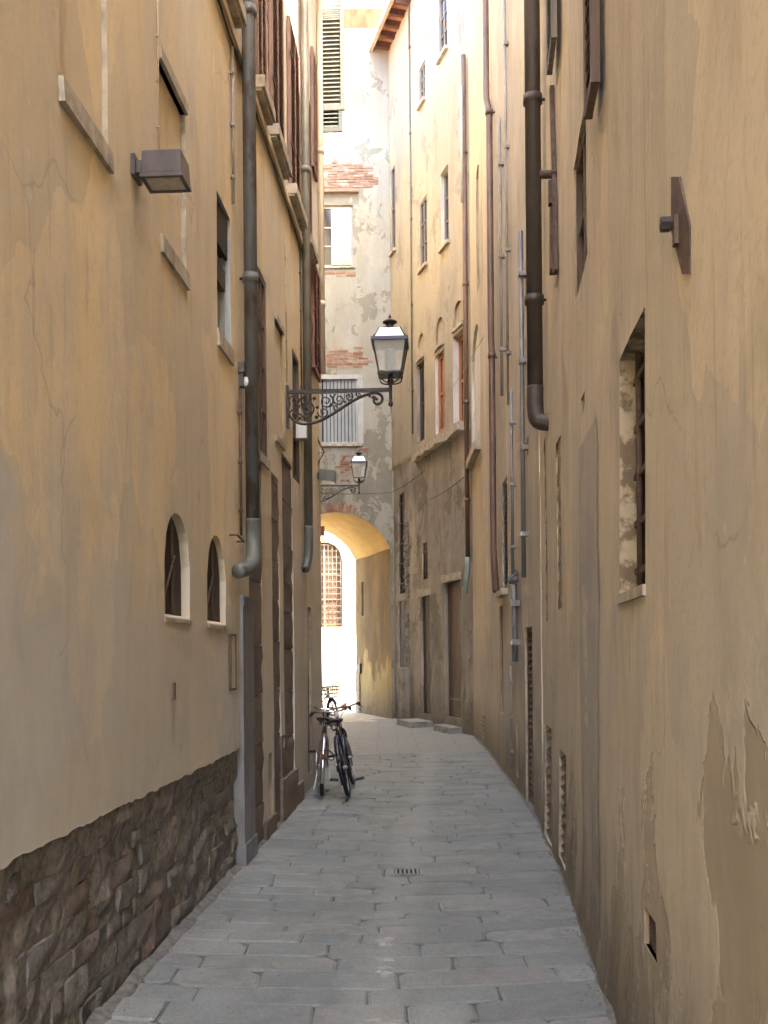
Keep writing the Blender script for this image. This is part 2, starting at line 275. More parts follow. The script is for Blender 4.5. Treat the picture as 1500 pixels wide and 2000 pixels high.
# ------------------------------------------------------------------ mesh helpers
class MB:
    def __init__(s): s.v = []; s.f = []
    def q(s, *pts):
        i = len(s.v); s.v += [Vector(p) for p in pts]; s.f.append(tuple(range(i, i + len(pts)))); return s
    def hexa(s, p):   # 8 points: bottom 4 then top 4
        i = len(s.v); s.v += [Vector(x) for x in p]
        s.f += [tuple(i + k for k in f) for f in ((3, 2, 1, 0), (4, 5, 6, 7), (0, 1, 5, 4), (1, 2, 6, 5), (2, 3, 7, 6), (3, 0, 4, 7))]; return s
    def box(s, x0, x1, y0, y1, z0, z1):
        return s.hexa([(x0, y0, z0), (x1, y0, z0), (x1, y1, z0), (x0, y1, z0), (x0, y0, z1), (x1, y0, z1), (x1, y1, z1), (x0, y1, z1)])
    def wbox(s, w, u0, u1, h0, h1, o0, o1):
        return s.hexa([w.pos(u0, h0, o0), w.pos(u1, h0, o0), w.pos(u1, h0, o1), w.pos(u0, h0, o1), w.pos(u0, h1, o0), w.pos(u1, h1, o0), w.pos(u1, h1, o1), w.pos(u0, h1, o1)])
    def wquad(s, w, uh, o0, o1):   # prism on the wall over a (u,h) polygon of 4 corners
        return s.hexa([w.pos(u, h, o0) for u, h in uh] + [w.pos(u, h, o1) for u, h in uh])
    def tube(s, pts, r, n=8, caps=True):
        pts = [Vector(p) for p in pts]; rs = r if isinstance(r, (list, tuple)) else [r] * len(pts)
        rings = []; ref = None
        for k, p in enumerate(pts):
            a = pts[max(k - 1, 0)]; b = pts[min(k + 1, len(pts) - 1)]
            d = (b - a).normalized()
            if ref is None: ref = Vector((0, 0, 1)) if abs(d.z) < 0.9 else Vector((1, 0, 0))
            e = d.cross(ref)
            if e.length < 1e-4: e = d.cross(Vector((0, 1, 0)))
            e.normalize(); g = e.cross(d).normalized(); ref = g
            i = len(s.v)
            for j in range(n):
                t = 2 * math.pi * j / n; s.v.append(p + rs[k] * (math.cos(t) * e + math.sin(t) * g))
            rings.append(i)
        for a, b in zip(rings, rings[1:]):
            for j in range(n): s.f.append((a + j, a + (j + 1) % n, b + (j + 1) % n, b + j))
        if caps:
            s.f.append(tuple(rings[0] + j for j in reversed(range(n)))); s.f.append(tuple(rings[-1] + j for j in range(n)))
        return s
    def lathe(s, c, prof, n=12):   # prof: (radius, z) about a vertical axis
        c = Vector(c); rings = []
        for r, z in prof:
            i = len(s.v); rings.append(i)
            for j in range(n):
                t = 2 * math.pi * j / n; s.v.append(c + Vector((r * math.cos(t), r * math.sin(t), z)))
        for a, b in zip(rings, rings[1:]):
            for j in range(n): s.f.append((a + j, a + (j + 1) % n, b + (j + 1) % n, b + j))
        s.f.append(tuple(rings[0] + j for j in reversed(range(n)))); s.f.append(tuple(rings[-1] + j for j in range(n)))
        return s
    def torus(s, c, Rr, r, n=40, m=8, a0=0.0, a1=2 * math.pi):   # axle along y
        full = abs(a1 - a0 - 2 * math.pi) < 1e-6
        k = n if full else n + 1; base = len(s.v)
        for i in range(k):
            t = a0 + (a1 - a0) * i / n
            for j in range(m):
                p = 2 * math.pi * j / m; rr = Rr + r * math.cos(p)
                s.v.append(Vector(c) + Vector((rr * math.cos(t), r * math.sin(p), rr * math.sin(t))))
        for i in range(n):
            for j in range(m):
                a = base + i * m; b = base + ((i + 1) % k) * m
                s.f.append((a + j, a + (j + 1) % m, b + (j + 1) % m, b + j))
        return s
    def build(s, name, mat, parent=None, smooth=False):
        me = bpy.data.meshes.new(name); me.from_pydata([tuple(v) for v in s.v], [], s.f); me.update()
        if smooth:
            for p in me.polygons: p.use_smooth = True
            if smooth == 'auto': me.set_sharp_from_angle(angle=R(38))
        me.materials.append(M[mat] if isinstance(mat, str) else mat)
        o = bpy.data.objects.new(name, me); col.objects.link(o)
        if parent is not None: put(o, parent)
        return o

ROOT_LOC = {}
def put(o, parent):
    o.parent = parent
    r = parent
    o.matrix_parent_inverse = Matrix.Translation(-Vector(ROOT_LOC.get(r.name, (0, 0, 0))))
def thing(name, label, cat, loc=(0, 0, 0), group=None):
    o = bpy.data.objects.new(name, None); col.objects.link(o); o.location = loc; o.empty_display_size = 0.2
    ROOT_LOC[o.name] = tuple(loc); o['label'] = label; o['category'] = cat
    if group: o['group'] = group
    return o
def tag(o, label, cat, group=None):
    o['label'] = label; o['category'] = cat
    if group: o['group'] = group
    return o
def structure(o): o['kind'] = 'structure'; return o
def copy_tree(o, parent=None):
    c = o.copy(); col.objects.link(c); c.parent = parent
    if parent is None: ROOT_LOC[c.name] = ROOT_LOC.get(o.name, (0, 0, 0))
    for ch in list(o.children): copy_tree(ch, c)
    return c
def fbm(x, y, z, o=4): return mnoise.fractal(Vector((x, y, z)), 0.9, 2.1, o)

def unroll(px, py):
    x, y = px - CX, HY - py
    return (x * math.cos(ROLL) + y * math.sin(ROLL)) / F, (-x * math.sin(ROLL) + y * math.cos(ROLL)) / F
def at(px, py, Y):
    a, b = unroll(px, py); return Vector((a * Y, Y, EYE + b * Y))

class Wall:
    """a wall face: a plan line (near to far), heights; u runs along it, o outwards into the alley"""
    def __init__(s, pts, side):
        s.p = [Vector(p) for p in pts]; s.side = side; s.seg = []; u = 0.0
        for a, b in zip(s.p, s.p[1:]):
            d = (b - a); L = d.length; d = d / L
            n = Vector((d.y, -d.x)) * side
            s.seg.append((u, u + L, a, d, n)); u += L
        s.L = u
    def find(s, u):
        for g in s.seg:
            if u <= g[1] + 1e-9: return g
        return s.seg[-1]
    def pos(s, u, h, o=0.0):
        g = s.find(u); p = g[2] + g[3] * (u - g[0]) + g[4] * o
        return Vector((p.x, p.y, h))
    def nrm(s, u): g = s.find(u); return Vector((g[4].x, g[4].y, 0))
    def dir(s, u): g = s.find(u); return Vector((g[3].x, g[3].y, 0))
    def hit(s, px, py, o=0.0):
        a, b = unroll(px, py); best = None
        for k, (u0, u1, p, d, n) in enumerate(s.seg):
            q = p + n * o; den = d.x - a * d.y       # q.x + d.x t = a (q.y + d.y t)
            if abs(den) < 1e-9: continue
            t = (a * q.y - q.x) / den; Y = q.y + d.y * t
            if Y <= 0.2: continue
            lo = -1e9 if k == 0 else -0.02; hi = 1e9 if k == len(s.seg) - 1 else (u1 - u0) + 0.02
            if lo <= t <= hi and (best is None or Y < best[2]): best = (u0 + t, EYE + b * Y, Y)
        return best[0], best[1]
    def uZ(s, Y):
        for (u0, u1, p, d, n) in s.seg:
            t = (Y - p.y) / d.y
            if t <= u1 - u0 + 1e-6: return u0 + t
        return s.L

def op(w, xn, yt, yb, xf, depth, rise=0.0, **k):
    """an opening: its near edge column xn with top and bottom rows, its far edge column xf, as seen on the wall"""
    ym = (yt + yb) / 2
    u0 = w.hit(xn, ym)[0]; u1 = w.hit(xf, ym)[0]
    h1 = w.hit(xn, yt)[1]; h0 = w.hit(xn, yb)[1]
    d = dict(u0=min(u0, u1), u1=max(u0, u1), h0=h0, h1=h1, depth=depth, rise=rise); d.update(k); return d
def opu(u0, u1, h0, h1, depth, rise=0.0, **k):
    d = dict(u0=u0, u1=u1, h0=h0, h1=h1, depth=depth, rise=rise); d.update(k); return d
def arch_h(o, u):
    if o['rise'] <= 0: return o['h1']
    w = (o['u1'] - o['u0']) / 2; r = o['rise']; x = u - (o['u0'] + w)
    if r >= w: return o['h1'] - r + r * math.sqrt(max(0, 1 - (x / w) ** 2))
    Rr = (w * w + r * r) / (2 * r)
    return o['h1'] - Rr + math.sqrt(max(0, Rr * Rr - x * x))

def lines(a, b, step, extra):
    s = {round(a, 5), round(b, 5)} | {round(e, 5) for e in extra if a < e < b}
    k = sorted(s); out = []
    for p, q in zip(k, k[1:]):
        n = max(1, int(math.ceil((q - p) / step)))
        out += [p + (q - p) * i / n for i in range(n)]
    return out + [k[-1]]
def wall_mesh(w, name, mat, parent, u0, u1, h0, h1, ops, du=0.25, dh=0.3, disp=None, reveal='reveal'):
    disp = disp or (lambda u, h: 0.010 * fbm(u * 0.5, h * 0.35, 3.1) + 0.004 * fbm(u * 2.3, h * 1.4, 9.7))
    eu = [g[0] for g in w.seg]; eh = []
    for o in ops: eu += [o['u0'], o['u1']]; eh += [o['h0'], o['h1']]
    U = lines(u0, u1, du, eu); H = lines(h0, h1, dh, eh)
    mb = MB(); idx = {}
    def V(u, h):
        k = (round(u, 4), round(h, 4))
        if k not in idx: idx[k] = len(mb.v); mb.v.append(w.pos(u, h, disp(u, h)))
        return idx[k]
    for a, b in zip(U, U[1:]):
        for c, d in zip(H, H[1:]):
            mu, mh = (a + b) / 2, (c + d) / 2
            if any(o['u0'] < mu < o['u1'] and o['h0'] < mh < o['h1'] for o in ops): continue
            mb.f.append((V(a, c), V(b, c), V(b, d), V(a, d)))
    for o in ops:
        if o['rise'] > 0:
            n = 14
            for i in range(n):
                a = o['u0'] + (o['u1'] - o['u0']) * i / n; b = o['u0'] + (o['u1'] - o['u0']) * (i + 1) / n
                ca, cb = arch_h(o, a), arch_h(o, b)
                mb.q(w.pos(a, ca, disp(a, ca)), w.pos(b, cb, disp(b, cb)), w.pos(b, o['h1'], disp(b, o['h1'])), w.pos(a, o['h1'], disp(a, o['h1'])))
    wo = mb.build(name, mat, parent, True)
    for o in ops:
        if o.get('noreveal'): continue
        D = o['depth']; rb = MB(); n = 14 if o['rise'] > 0 else 4
        us = [o['u0'] + (o['u1'] - o['u0']) * i / n for i in range(n + 1)]
        rag = o.get('rag', 0.0)
        for i in range(n):
            a, b = us[i], us[i + 1]
            rb.q(w.pos(a, arch_h(o, a), disp(a, arch_h(o, a))), w.pos(b, arch_h(o, b), disp(b, arch_h(o, b))), w.pos(b, arch_h(o, b), -D), w.pos(a, arch_h(o, a), -D))
            rb.q(w.pos(a, o['h0'], disp(a, o['h0'])), w.pos(b, o['h0'], disp(b, o['h0'])), w.pos(b, o['h0'] + o.get('slope', 0.0), -D), w.pos(a, o['h0'] + o.get('slope', 0.0), -D))
        m = max(2, int((o['h1'] - o['h0']) / 0.15))
        for e in (o['u0'], o['u1']):
            top = arch_h(o, e)
            hs = [o['h0'] + (top - o['h0']) * i / m for i in range(m + 1)]
            for a, b in zip(hs, hs[1:]):
                rb.q(w.pos(e, a, disp(e, a)), w.pos(e, b, disp(e, b)), w.pos(e, b, -D), w.pos(e, a, -D))
        rb.build('reveal', o.get('reveal', reveal), parent)
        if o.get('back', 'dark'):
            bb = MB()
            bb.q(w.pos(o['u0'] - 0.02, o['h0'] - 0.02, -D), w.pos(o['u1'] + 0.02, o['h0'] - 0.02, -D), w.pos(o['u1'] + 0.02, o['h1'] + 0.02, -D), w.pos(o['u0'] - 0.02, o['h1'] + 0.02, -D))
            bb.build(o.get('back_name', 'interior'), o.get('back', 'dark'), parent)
    return wo

# ------- parts that sit in openings
def sash(w, o, parent, dep, mat='white_paint', pane='glass', cols=2, rows=3, t=0.045, name='window'):
    u0, u1, h0, h1 = o['u0'] + .004, o['u1'] - .004, o['h0'] + .004, o['h1'] - .004
    f = MB()
    f.wbox(w, u0, u0 + t, h0, h1, -dep, -dep + 0.05).wbox(w, u1 - t, u1, h0, h1, -dep, -dep + 0.05)
    f.wbox(w, u0 + t, u1 - t, h0, h0 + t, -dep + .002, -dep + 0.048).wbox(w, u0 + t, u1 - t, h1 - t, h1, -dep + .002, -dep + 0.048)
    fr = f.build(name, mat, parent)
    iu, ju, ih, jh = u0 + t, u1 - t, h0 + t, h1 - t
    for c in range(1, cols):
        x = iu + (ju - iu) * c / cols; MB().wbox(w, x - t * .45, x + t * .45, ih, jh, -dep + .006, -dep + .044).build('glazing_bar', mat, fr)
    for r in range(1, rows):
        y = ih + (jh - ih) * r / rows; MB().wbox(w, iu, ju, y - t * .28, y + t * .28, -dep + .010, -dep + .040).build('glazing_bar', mat, fr)
    for c in range(cols):
        for r in range(rows):
            g = MB(); a = iu + (ju - iu) * c / cols; b = iu + (ju - iu) * (c + 1) / cols; d = ih + (jh - ih) * r / rows; e = ih + (jh - ih) * (r + 1) / rows
            g.wbox(w, a, b, d, e, -dep + .014 + .001 * r, -dep + .020 + .001 * r).build('pane', pane, fr)
    return fr
def louvre(w, u0, u1, h0, h1, parent, o0, mat, n, t=0.05, name='shutter', th=0.035, lean=0.5, split=False):
    """a louvred leaf lying against the wall: stiles, rails and its slats"""
    f = MB()
    stiles = [u0, u1 - t] + ([(u0 + u1) / 2 - t / 2] if split else [])
    for a in stiles: f.wbox(w, a, a + t, h0, h1, o0, o0 + th)
    xs = sorted(stiles)
    for a, b in zip(xs, xs[1:]):
        f.wbox(w, a + t, b, h0, h0 + t * 1.3, o0 + .002, o0 + th - .002).wbox(w, a + t, b, h1 - t, h1, o0 + .002, o0 + th - .002)
    fr = f.build(name, mat, parent)
    for a, b in zip(xs, xs[1:]):
        for i in range(n):
            c = h0 + t * 1.3 + (h1 - h0 - t * 2.3) * (i + 0.5) / n; dh = (h1 - h0 - t * 2.3) / n
            s = MB(); uu0, uu1 = a + t, b
            lo, hi = c - dh * 0.45, c + dh * 0.30
            s.hexa([w.pos(uu0, lo, o0 + th - .003), w.pos(uu1, lo, o0 + th - .003), w.pos(uu1, lo - .006, o0 + th - .009), w.pos(uu0, lo - .006, o0 + th - .009),
                    w.pos(uu0, hi, o0 + .005), w.pos(uu1, hi, o0 + .005), w.pos(uu1, hi - .006, o0), w.pos(uu0, hi - .006, o0)])
            s.build('slat', mat, fr)
    return fr
def planks(w, o, parent, dep, mat, n, name='door', battens=0):
    f = MB().wbox(w, o['u0'] + .003, o['u1'] - .003, o['h0'], o['h1'] - .003, -dep - .03, -dep - .012)
    fr = f.build(name, mat, parent)
    W = (o['u1'] - o['u0']) / n
    for i in range(n):
        a = o['u0'] + W * i
        MB().wbox(w, a + .006, a + W - .006, o['h0'] + .01, o['h1'] - .01, -dep - .013, -dep + random.uniform(.0, .006)).build('plank', mat, fr)
    return fr
def bars(w, o, parent, dep, nv, nh, r=0.011, mat='rust', name='window_grille'):
    g = None
    for i in range(nh):
        h = o['h0'] + (o['h1'] - o['h0']) * (i + .5) / nh
        x = MB().wbox(w, o['u0'], o['u1'], h - .012, h + .012, -dep - .006, -dep + .006).build(name if g is None else 'cross_bar', mat, parent if g is None else g)
        g = g or x
    for i in range(nv):
        u = o['u0'] + (o['u1'] - o['u0']) * (i + .5) / nv
        MB().tube([w.pos(u, o['h0'], -dep), w.pos(u, arch_h(o, u), -dep)], r, 6).build('bar', mat, g, True)
    return g
def ledge(w, u0, u1, h0, h1, o1, parent, mat='sill', name='sill', wob=0.0):
    mb = MB(); n = max(1, int((u1 - u0) / 0.25))
    for i in range(n):
        a = u0 + (u1 - u0) * i / n; b = u0 + (u1 - u0) * (i + 1) / n
        ja, jb = wob * fbm(a * 3, h0, 1), wob * fbm(b * 3, h0, 1)
        mb.hexa([w.pos(a, h0 + ja, -.03), w.pos(b, h0 + jb, -.03), w.pos(b, h0 + jb, o1 + jb), w.pos(a, h0 + ja, o1 + ja), w.pos(a, h1 + ja, -.03), w.pos(b, h1 + jb, -.03), w.pos(b, h1 - .01 + jb, o1 + jb), w.pos(a, h1 - .01 + ja, o1 + ja)])
    return mb.build(name, mat, parent)
def rough_block(w, u0, u1, h0, h1, o0, o1, parent, mat, name='stone', nu=3, nh=3, rgh=0.02, gap=0.006):
    """one rough-faced stone: a bulged, broken face on a block"""
    mb = MB(); g = gap; sd = random.random() * 50
    U = [u0 + g + (u1 - u0 - 2 * g) * i / nu for i in range(nu + 1)]; H = [h0 + g + (h1 - h0 - 2 * g) * j / nh for j in range(nh + 1)]
    def P(i, j):
        e = min(i, nu - i, j, nh - j) == 0
        jit = 0.0 if not e else 1.0
        ju = jit * random.uniform(-.35, .35) * g * 2.2; jh = jit * random.uniform(-.35, .35) * g * 2.2
        o = (o0 + (o1 - o0) * (0.85 if e else 1.0)) + rgh * fbm(U[i] * 9 + sd, H[j] * 9, sd) * (0.5 if e else 1.0)
        return w.pos(U[i] + ju, H[j] + jh, o)
    base = len(mb.v)
    for i in range(nu + 1):
        for j in range(nh + 1): mb.v.append(P(i, j))
    k = nh + 1
    for i in range(nu):
        for j in range(nh): mb.f.append((base + i * k + j, base + (i + 1) * k + j, base + (i + 1) * k + j + 1, base + i * k + j + 1))
    ring = [(i, 0) for i in range(nu + 1)] + [(nu, j) for j in range(1, nh + 1)] + [(i, nh) for i in range(nu - 1, -1, -1)] + [(0, j) for j in range(nh - 1, 0, -1)]
    b2 = len(mb.v)
    for i, j in ring: mb.v.append(w.pos(U[i], H[j], o0 - 0.03))
    for a in range(len(ring)):
        c = (a + 1) % len(ring); i, j = ring[a]; p, q = ring[c]
        mb.f.append((base + i * k + j, base + p * k + q, b2 + c, b2 + a))
    return mb.build(name, mat, parent, 'auto')

# ------------------------------------------------------------------ plan of the alley
WL = Wall([(-1.674, -3.7), (-0.81, 12.95)], +1)
WL2 = Wall([(-0.81, 12.95), (-1.55, 21.0), (-2.3, 24.3)], +1)
WR = Wall([(0.21, -3.7), (0.993, 4.29), (1.258, 6.99), (1.40, 8.85)], -1)
WR2 = Wall([(1.40, 8.85), (1.473, 9.87), (1.684, 16.4)], -1)
WR3 = Wall([(1.684, 16.4), (1.70, 18.9)], -1)
WS = Wall([(1.70, 18.9), (0.24, 24.3)], -1)
WE = Wall([(0.24, 24.3), (-4.2, 24.3)], -1)      # faces the camera; u runs from the corner to the left
HL, HL2, HR, HR2, HR3, HS, HE = 10.8, 13.8, 11.4, 14.4, 14.8, 16.3, 17.2  # house tops out of view; the middle ones raised to shade the bend
def XL(y): return -0.81 + (y - 12.95) * 0.0519 if y < 12.95 else (-0.81 - (y - 12.95) * 0.0919 if y < 21 else -1.55 - (y - 21) * .227)
def XR(y):
    p = [(-15, -.9), (4.29, .993), (6.99, 1.258), (8.85, 1.40), (9.87, 1.473), (16.4, 1.684), (18.9, 1.70), (24.3, .24), (27.3, -.6)]
    for (a, b), (c, d) in zip(p, p[1:]):
        if y <= c: return b + (d - b) * (y - a) / (c - a)
    return p[-1][1]

# ------------------------------------------------------------------ ground and street
structure(MB().q((-90, -60, -.05), (90, -60, -.05), (90, 140, -.05), (-90, 140, -.05)).build('ground', 'ground'))
def zst(x, y):
    a, b = XL(y), XR(y); m = (a + b) / 2 + 0.05; s = (x - m) / max(.3, (b - a) / 2)
    return 0.028 * min(1.2, s * s) - 0.028
st = MB()
ys = [-15 + 0.5 * i for i in range(78)]
for a, b in zip(ys, ys[1:]):
    for k in range(6):
        def pp(y, t):
            x = XL(y) - .3 + (XR(y) + .6 - XL(y)) * t
            return (x, y, zst(x, y) - .014)
        st.q(pp(a, k / 6), pp(a, (k + 1) / 6), pp(b, (k + 1) / 6), pp(b, k / 6))
street = structure(st.build('street', 'joint'))
yard = structure(MB().q((-16, 23.5, -.022), (9, 23.5, -.022), (9, 45, -.022), (-16, 45, -.022)).build('courtyard_paving', 'yard'))
def slab(pts, tilt):
    """one paving stone: worn top, chamfered edge, every corner knocked off a little"""
    P = [Vector(p) for p in pts]; low = []
    for k in range(4):
        a, b, c = P[k - 1], P[k], P[(k + 1) % 4]
        r = random.uniform(.008, .03) if random.random() < .8 else random.uniform(.03, .07)
        low += [b + (a - b).normalized() * r, b + (c - b).normalized() * r]
    c = sum(P, Vector()) / 4; n = 8; top = []
    for p in low:
        d = c - p; d.z = 0; q = p + d.normalized() * random.uniform(.008, .020); top.append(Vector((q.x, q.y, p.z + tilt)))
    mb = MB(); mb.v = top + [Vector((p.x, p.y, p.z - .008 + tilt)) for p in low] + [Vector((p.x, p.y, p.z - .04)) for p in low]
    mb.f = [tuple(range(n))] + [(n + i, n + (i + 1) % n, (i + 1) % n, i) for i in range(n)] + [(2 * n + i, 2 * n + (i + 1) % n, n + (i + 1) % n, n + i) for i in range(n)]
    mb.build('paving_stone', 'paving', street)
def pave(dmin, dmax, lmin, lmax, gap, y0, y1, jit):
    """courses laid across the whole street, dipping towards a worn middle"""
    y = y0
    while y < y1:
        d = random.uniform(dmin, dmax); a, b = XL(y) - .02, XR(y) + .02; mid = (a + b) / 2 + .05
        bow = lambda x: .040 * abs(x - mid) ** 1.3 + .02 * fbm(x * 1.3, y * .8, 6)
        cuts = [a]; x = a + random.uniform(lmin, lmax) * random.uniform(.4, 1)
        while x < b - lmin * .55: cuts.append(x); x += random.uniform(lmin, lmax)
        cuts.append(b)
        for p, q in zip(cuts, cuts[1:]):
            g = gap * random.uniform(.5, 1.4); j = lambda: random.uniform(-jit, jit)
            P = [(p + g, y + g + j()), (q - g, y + g + j()), (q - g, y + d - g + j()), (p + g, y + d - g + j())]
            P = [(X + j(), Y + bow(X), zst(X, Y)) for X, Y in P]
            slab(P, random.uniform(-.005, .004))
        y += d
pave(.14, .27, .32, .82, .0034, 2.9, 16.0, .009)
fs = MB()
for i in range(16):
    a, b = 16.1 + .52 * i, 16.1 + .52 * (i + 1)
    for k in range(6):
        def pf(y, t):
            x = XL(y) - .3 + (XR(y) + .6 - XL(y)) * t
            return (x, y, zst(x, y) - .002)
        fs.q(pf(a, k / 6), pf(a, (k + 1) / 6), pf(b, (k + 1) / 6), pf(b, k / 6))
structure(fs.build('street_paving', 'far_paving'))
def blob(c, rx, ry, z, name, mat, parent, n=16, hgt=.012):
    mb = MB(); r0 = [random.uniform(.7, 1.15) for _ in range(n)]
    ring = [Vector((c[0] + rx * r0[i] * math.cos(2 * math.pi * i / n), c[1] + ry * r0[i] * math.sin(2 * math.pi * i / n), z - .01)) for i in range(n)]
    ring2 = [Vector((c[0] + (p.x - c[0]) * .8, c[1] + (p.y - c[1]) * .8, z + hgt * random.uniform(.5, 1.2))) for p in ring]
    mb.v = ring + ring2 + [Vector((c[0], c[1], z + hgt * .7))]
    mb.f = [(i, (i + 1) % n, n + (i + 1) % n, n + i) for i in range(n)] + [(n + i, n + (i + 1) % n, 2 * n) for i in range(n)]
    return mb.build(name, mat, parent)
for side in (-1, 1):
    ft = MB(); n = 150
    def fp(y, k):
        wdt = .022 + .03 * abs(fbm(y * 2.1, side, 4)) + .012 * fbm(y * 9, side, 2); hh = .018 + .03 * abs(fbm(y * 1.7, side, 9)) + .012 * fbm(y * 8, side, 5)
        x0 = XL(y) if side < 0 else XR(y); x = x0 - side * (-.03, wdt * .45, wdt)[k]
        return (x, y, zst(x0 - side * wdt, y) + (hh, hh * .35, -.004)[k])
    for i in range(n):
        a, b = 2.6 + 16 * i / n, 2.6 + 16 * (i + 1) / n
        for k in range(2): ft.q(fp(a, k), fp(b, k), fp(b, k + 1), fp(a, k + 1))
    ft.build('dirt_fillet', 'fillet', street, True)
def gpt(px, py):
    a, b = unroll(px, py); Y = EYE / -b; return a * Y, Y
for px, py, rx, ry in ((753, 1828, .065, .05), (754, 1836, .05, .03), (752, 1864, .06, .03), (750, 1884, .05, .05), (757, 1893, .04, .03), (745, 1992, .13, .08), (775, 1998, .07, .05)):
    x, y = gpt(px, py); blob((x, y), rx, ry, zst(x, y) + .007, 'cement_patch', 'cement', street, hgt=.005)

# ------------------------------------------------------------------ the ochre building with the stone base
u = lambda w, px, py, o=0.0: w.hit(px, py, o)[0]
b1 = thing('plaster_building', 'tall ochre plastered building with a rubble stone base and louvred shutters above a string course', 'building', (-1.2, 5, 0))
HB = 0.90
o_p1 = op(WL, 118, 60, 150, 211, .03, reveal='sill', back='ochre_near', back_name='blind_panel'); o_p1['h1'] = o_p1['h0'] + .98
o_p3 = op(WL, 312, 118, 455, 362, .03, reveal='sill', back='ochre_near', back_name='blind_panel')
o_w1 = op(WL, 423, 374, 640, 450, .10, reveal='grey_paint')
o_n1 = op(WL, 320, 1030, 1203, 370, .052, reveal='ochre_near', slope=.02, back='dark_wood'); o_n2 = op(WL, 405, 1064, 1216, 441, .045, reveal='ochre_near', slope=.02, back='dark_wood')
for o in (o_n1, o_n2): o['h1'] = o['h0'] + .60; o['rise'] = (o['u1'] - o['u0']) / 2 * 1.02
o_w2 = op(WL, 505, 522, 880, 521, .055, reveal='sill', back='dark_wood')
o_p4 = op(WL, 538, 625, 845, 553, .022, back='ochre_near', back_name='blind_panel')
o_w3 = op(WL, 571, 680, 930, 584, .05, reveal='sill', back='dark_wood')
uS1a, uS1b = u(WL, 486, 1200), u(WL, 512, 1200)
uS2a, uS2b = u(WL, 533, 1200), u(WL, 547, 1200)
uS3a, uS3b = u(WL, 554, 1200), u(WL, 573, 1200)
hS1 = WL.hit(490, 870)[1]; hS2 = WL.hit(533, 922)[1]; hS3 = WL.hit(554, 888)[1]
q1 = opu(uS1a, uS1b, -.1, hS1, .02, back='mortar', back_name='stone_strip', reveal='ochre_near')
q2 = opu(uS2a, uS2b, -.1, hS2, .025, back='mortar', back_name='stone_strip', reveal='ochre_near')
q3 = opu(uS3a, uS3b, -.1, hS3, .025, back='mortar', back_name='stone_strip', reveal='ochre_near')
o_slot = op(WL, 526, 1472, 1598, 532, .04)
o_end = op(WL, 601, 1185, 1515, 608, .03, back='wood_grey', back_name='door', reveal='sill')
uB = u(WL, 470, 1500)                    # the stone base ends at the downpipe cover
base_op = opu(0, uB, -.1, HB, .05, noreveal=True)
ops = [o_p1, o_p3, o_w1, o_n1, o_n2, o_w2, o_p4, o_w3, q1, q2, q3, o_slot, o_end, base_op]
def dL(uu, h):
    d = 0.010 * fbm(uu * 0.5, h * 0.35, 3.1) + 0.003 * fbm(uu * 2.3, h * 1.4, 9.7)
    if h < HB + .02 and uu < uB: d += .004 * fbm(uu * 5, 1, 2)
    return d
HSTR = WL.hit(430, 0)[1]
low_ops = [o for o in ops if o['h0'] < HSTR]
wall_mesh(WL, 'wall', 'ochre_near', b1, 0, WL.L, -.1, HSTR, low_ops, .16, .2, dL)
wall_mesh(WL, 'upper_wall', 'upper', b1, 0, WL.L, HSTR, HL, [], .2, .3, dL)
# back-lying plaster lip at the base and the rubble below it
lip = MB(); n = 260
for i in range(n):
    a = uB * i / n; b = uB * (i + 1) / n
    ha, hb = HB - .03 * abs(fbm(a * 5, 3, 1)) - .012 * abs(fbm(a * 19, 3, 1)) - .004, HB - .03 * abs(fbm(b * 5, 3, 1)) - .012 * abs(fbm(b * 19, 3, 1)) - .004
    lip.q(WL.pos(a, HB + .001, dL(a, HB)), WL.pos(b, HB + .001, dL(b, HB)), WL.pos(b, hb, dL(b, HB) + .001), WL.pos(a, ha, dL(a, HB) + .001))
    lip.q(WL.pos(a, ha, dL(a, HB) + .001), WL.pos(b, hb, dL(b, HB) + .001), WL.pos(b, hb, -.09), WL.pos(a, ha, -.09))
lip.build('plaster_edge', 'ochre_near', b1)
mo = MB(); nu, nh = 260, 22
for i in range(nu):
    for j in range(nh):
        def mp(i, j):
            a = (uB + .02) * i / nu; h = -.1 + (HB + .1) * j / nh
            return WL.pos(a, h, -.054 + .014 * fbm(a * 9, h * 9, 5) + .030 * max(0, fbm(a * 2.1, h * 2.6, 12)) + .030 * max(0.0, min(1.0, (h - .70 - .10 * fbm(a * 1.3, 2, 3)) / .10)))
        mo.q(mp(i, j), mp(i + 1, j), mp(i + 1, j + 1), mp(i, j + 1))
stonebase = mo.build('stone_base', 'mortar', b1)
uv0 = WL.uZ(2.6); h = 0.0; cnt = 0
while h < HB - .04:
    d = min(random.uniform(.085, .17), HB - h)
    if HB - h - d < .05: d = HB - h
    x = uv0 + random.uniform(0, .15)
    while x < uB - .03:
        L = min(random.uniform(.13, .36), uB - x)
        if L > .06 and random.random() > .08:
            j = random.uniform(-.012, .012)
            # smeared mortar hides some stones: those sit deeper
            deep = -.03 if random.random() < .25 else 0
            rough_block(WL, x, x + L, h + j, h + d + j, -.075 + deep * .3, -.036 + random.uniform(-.014, .008) + deep * .5, stonebase, 'rubble', 'stone', 4, 3, .030, .007); cnt += 1
        x += L
    h += d
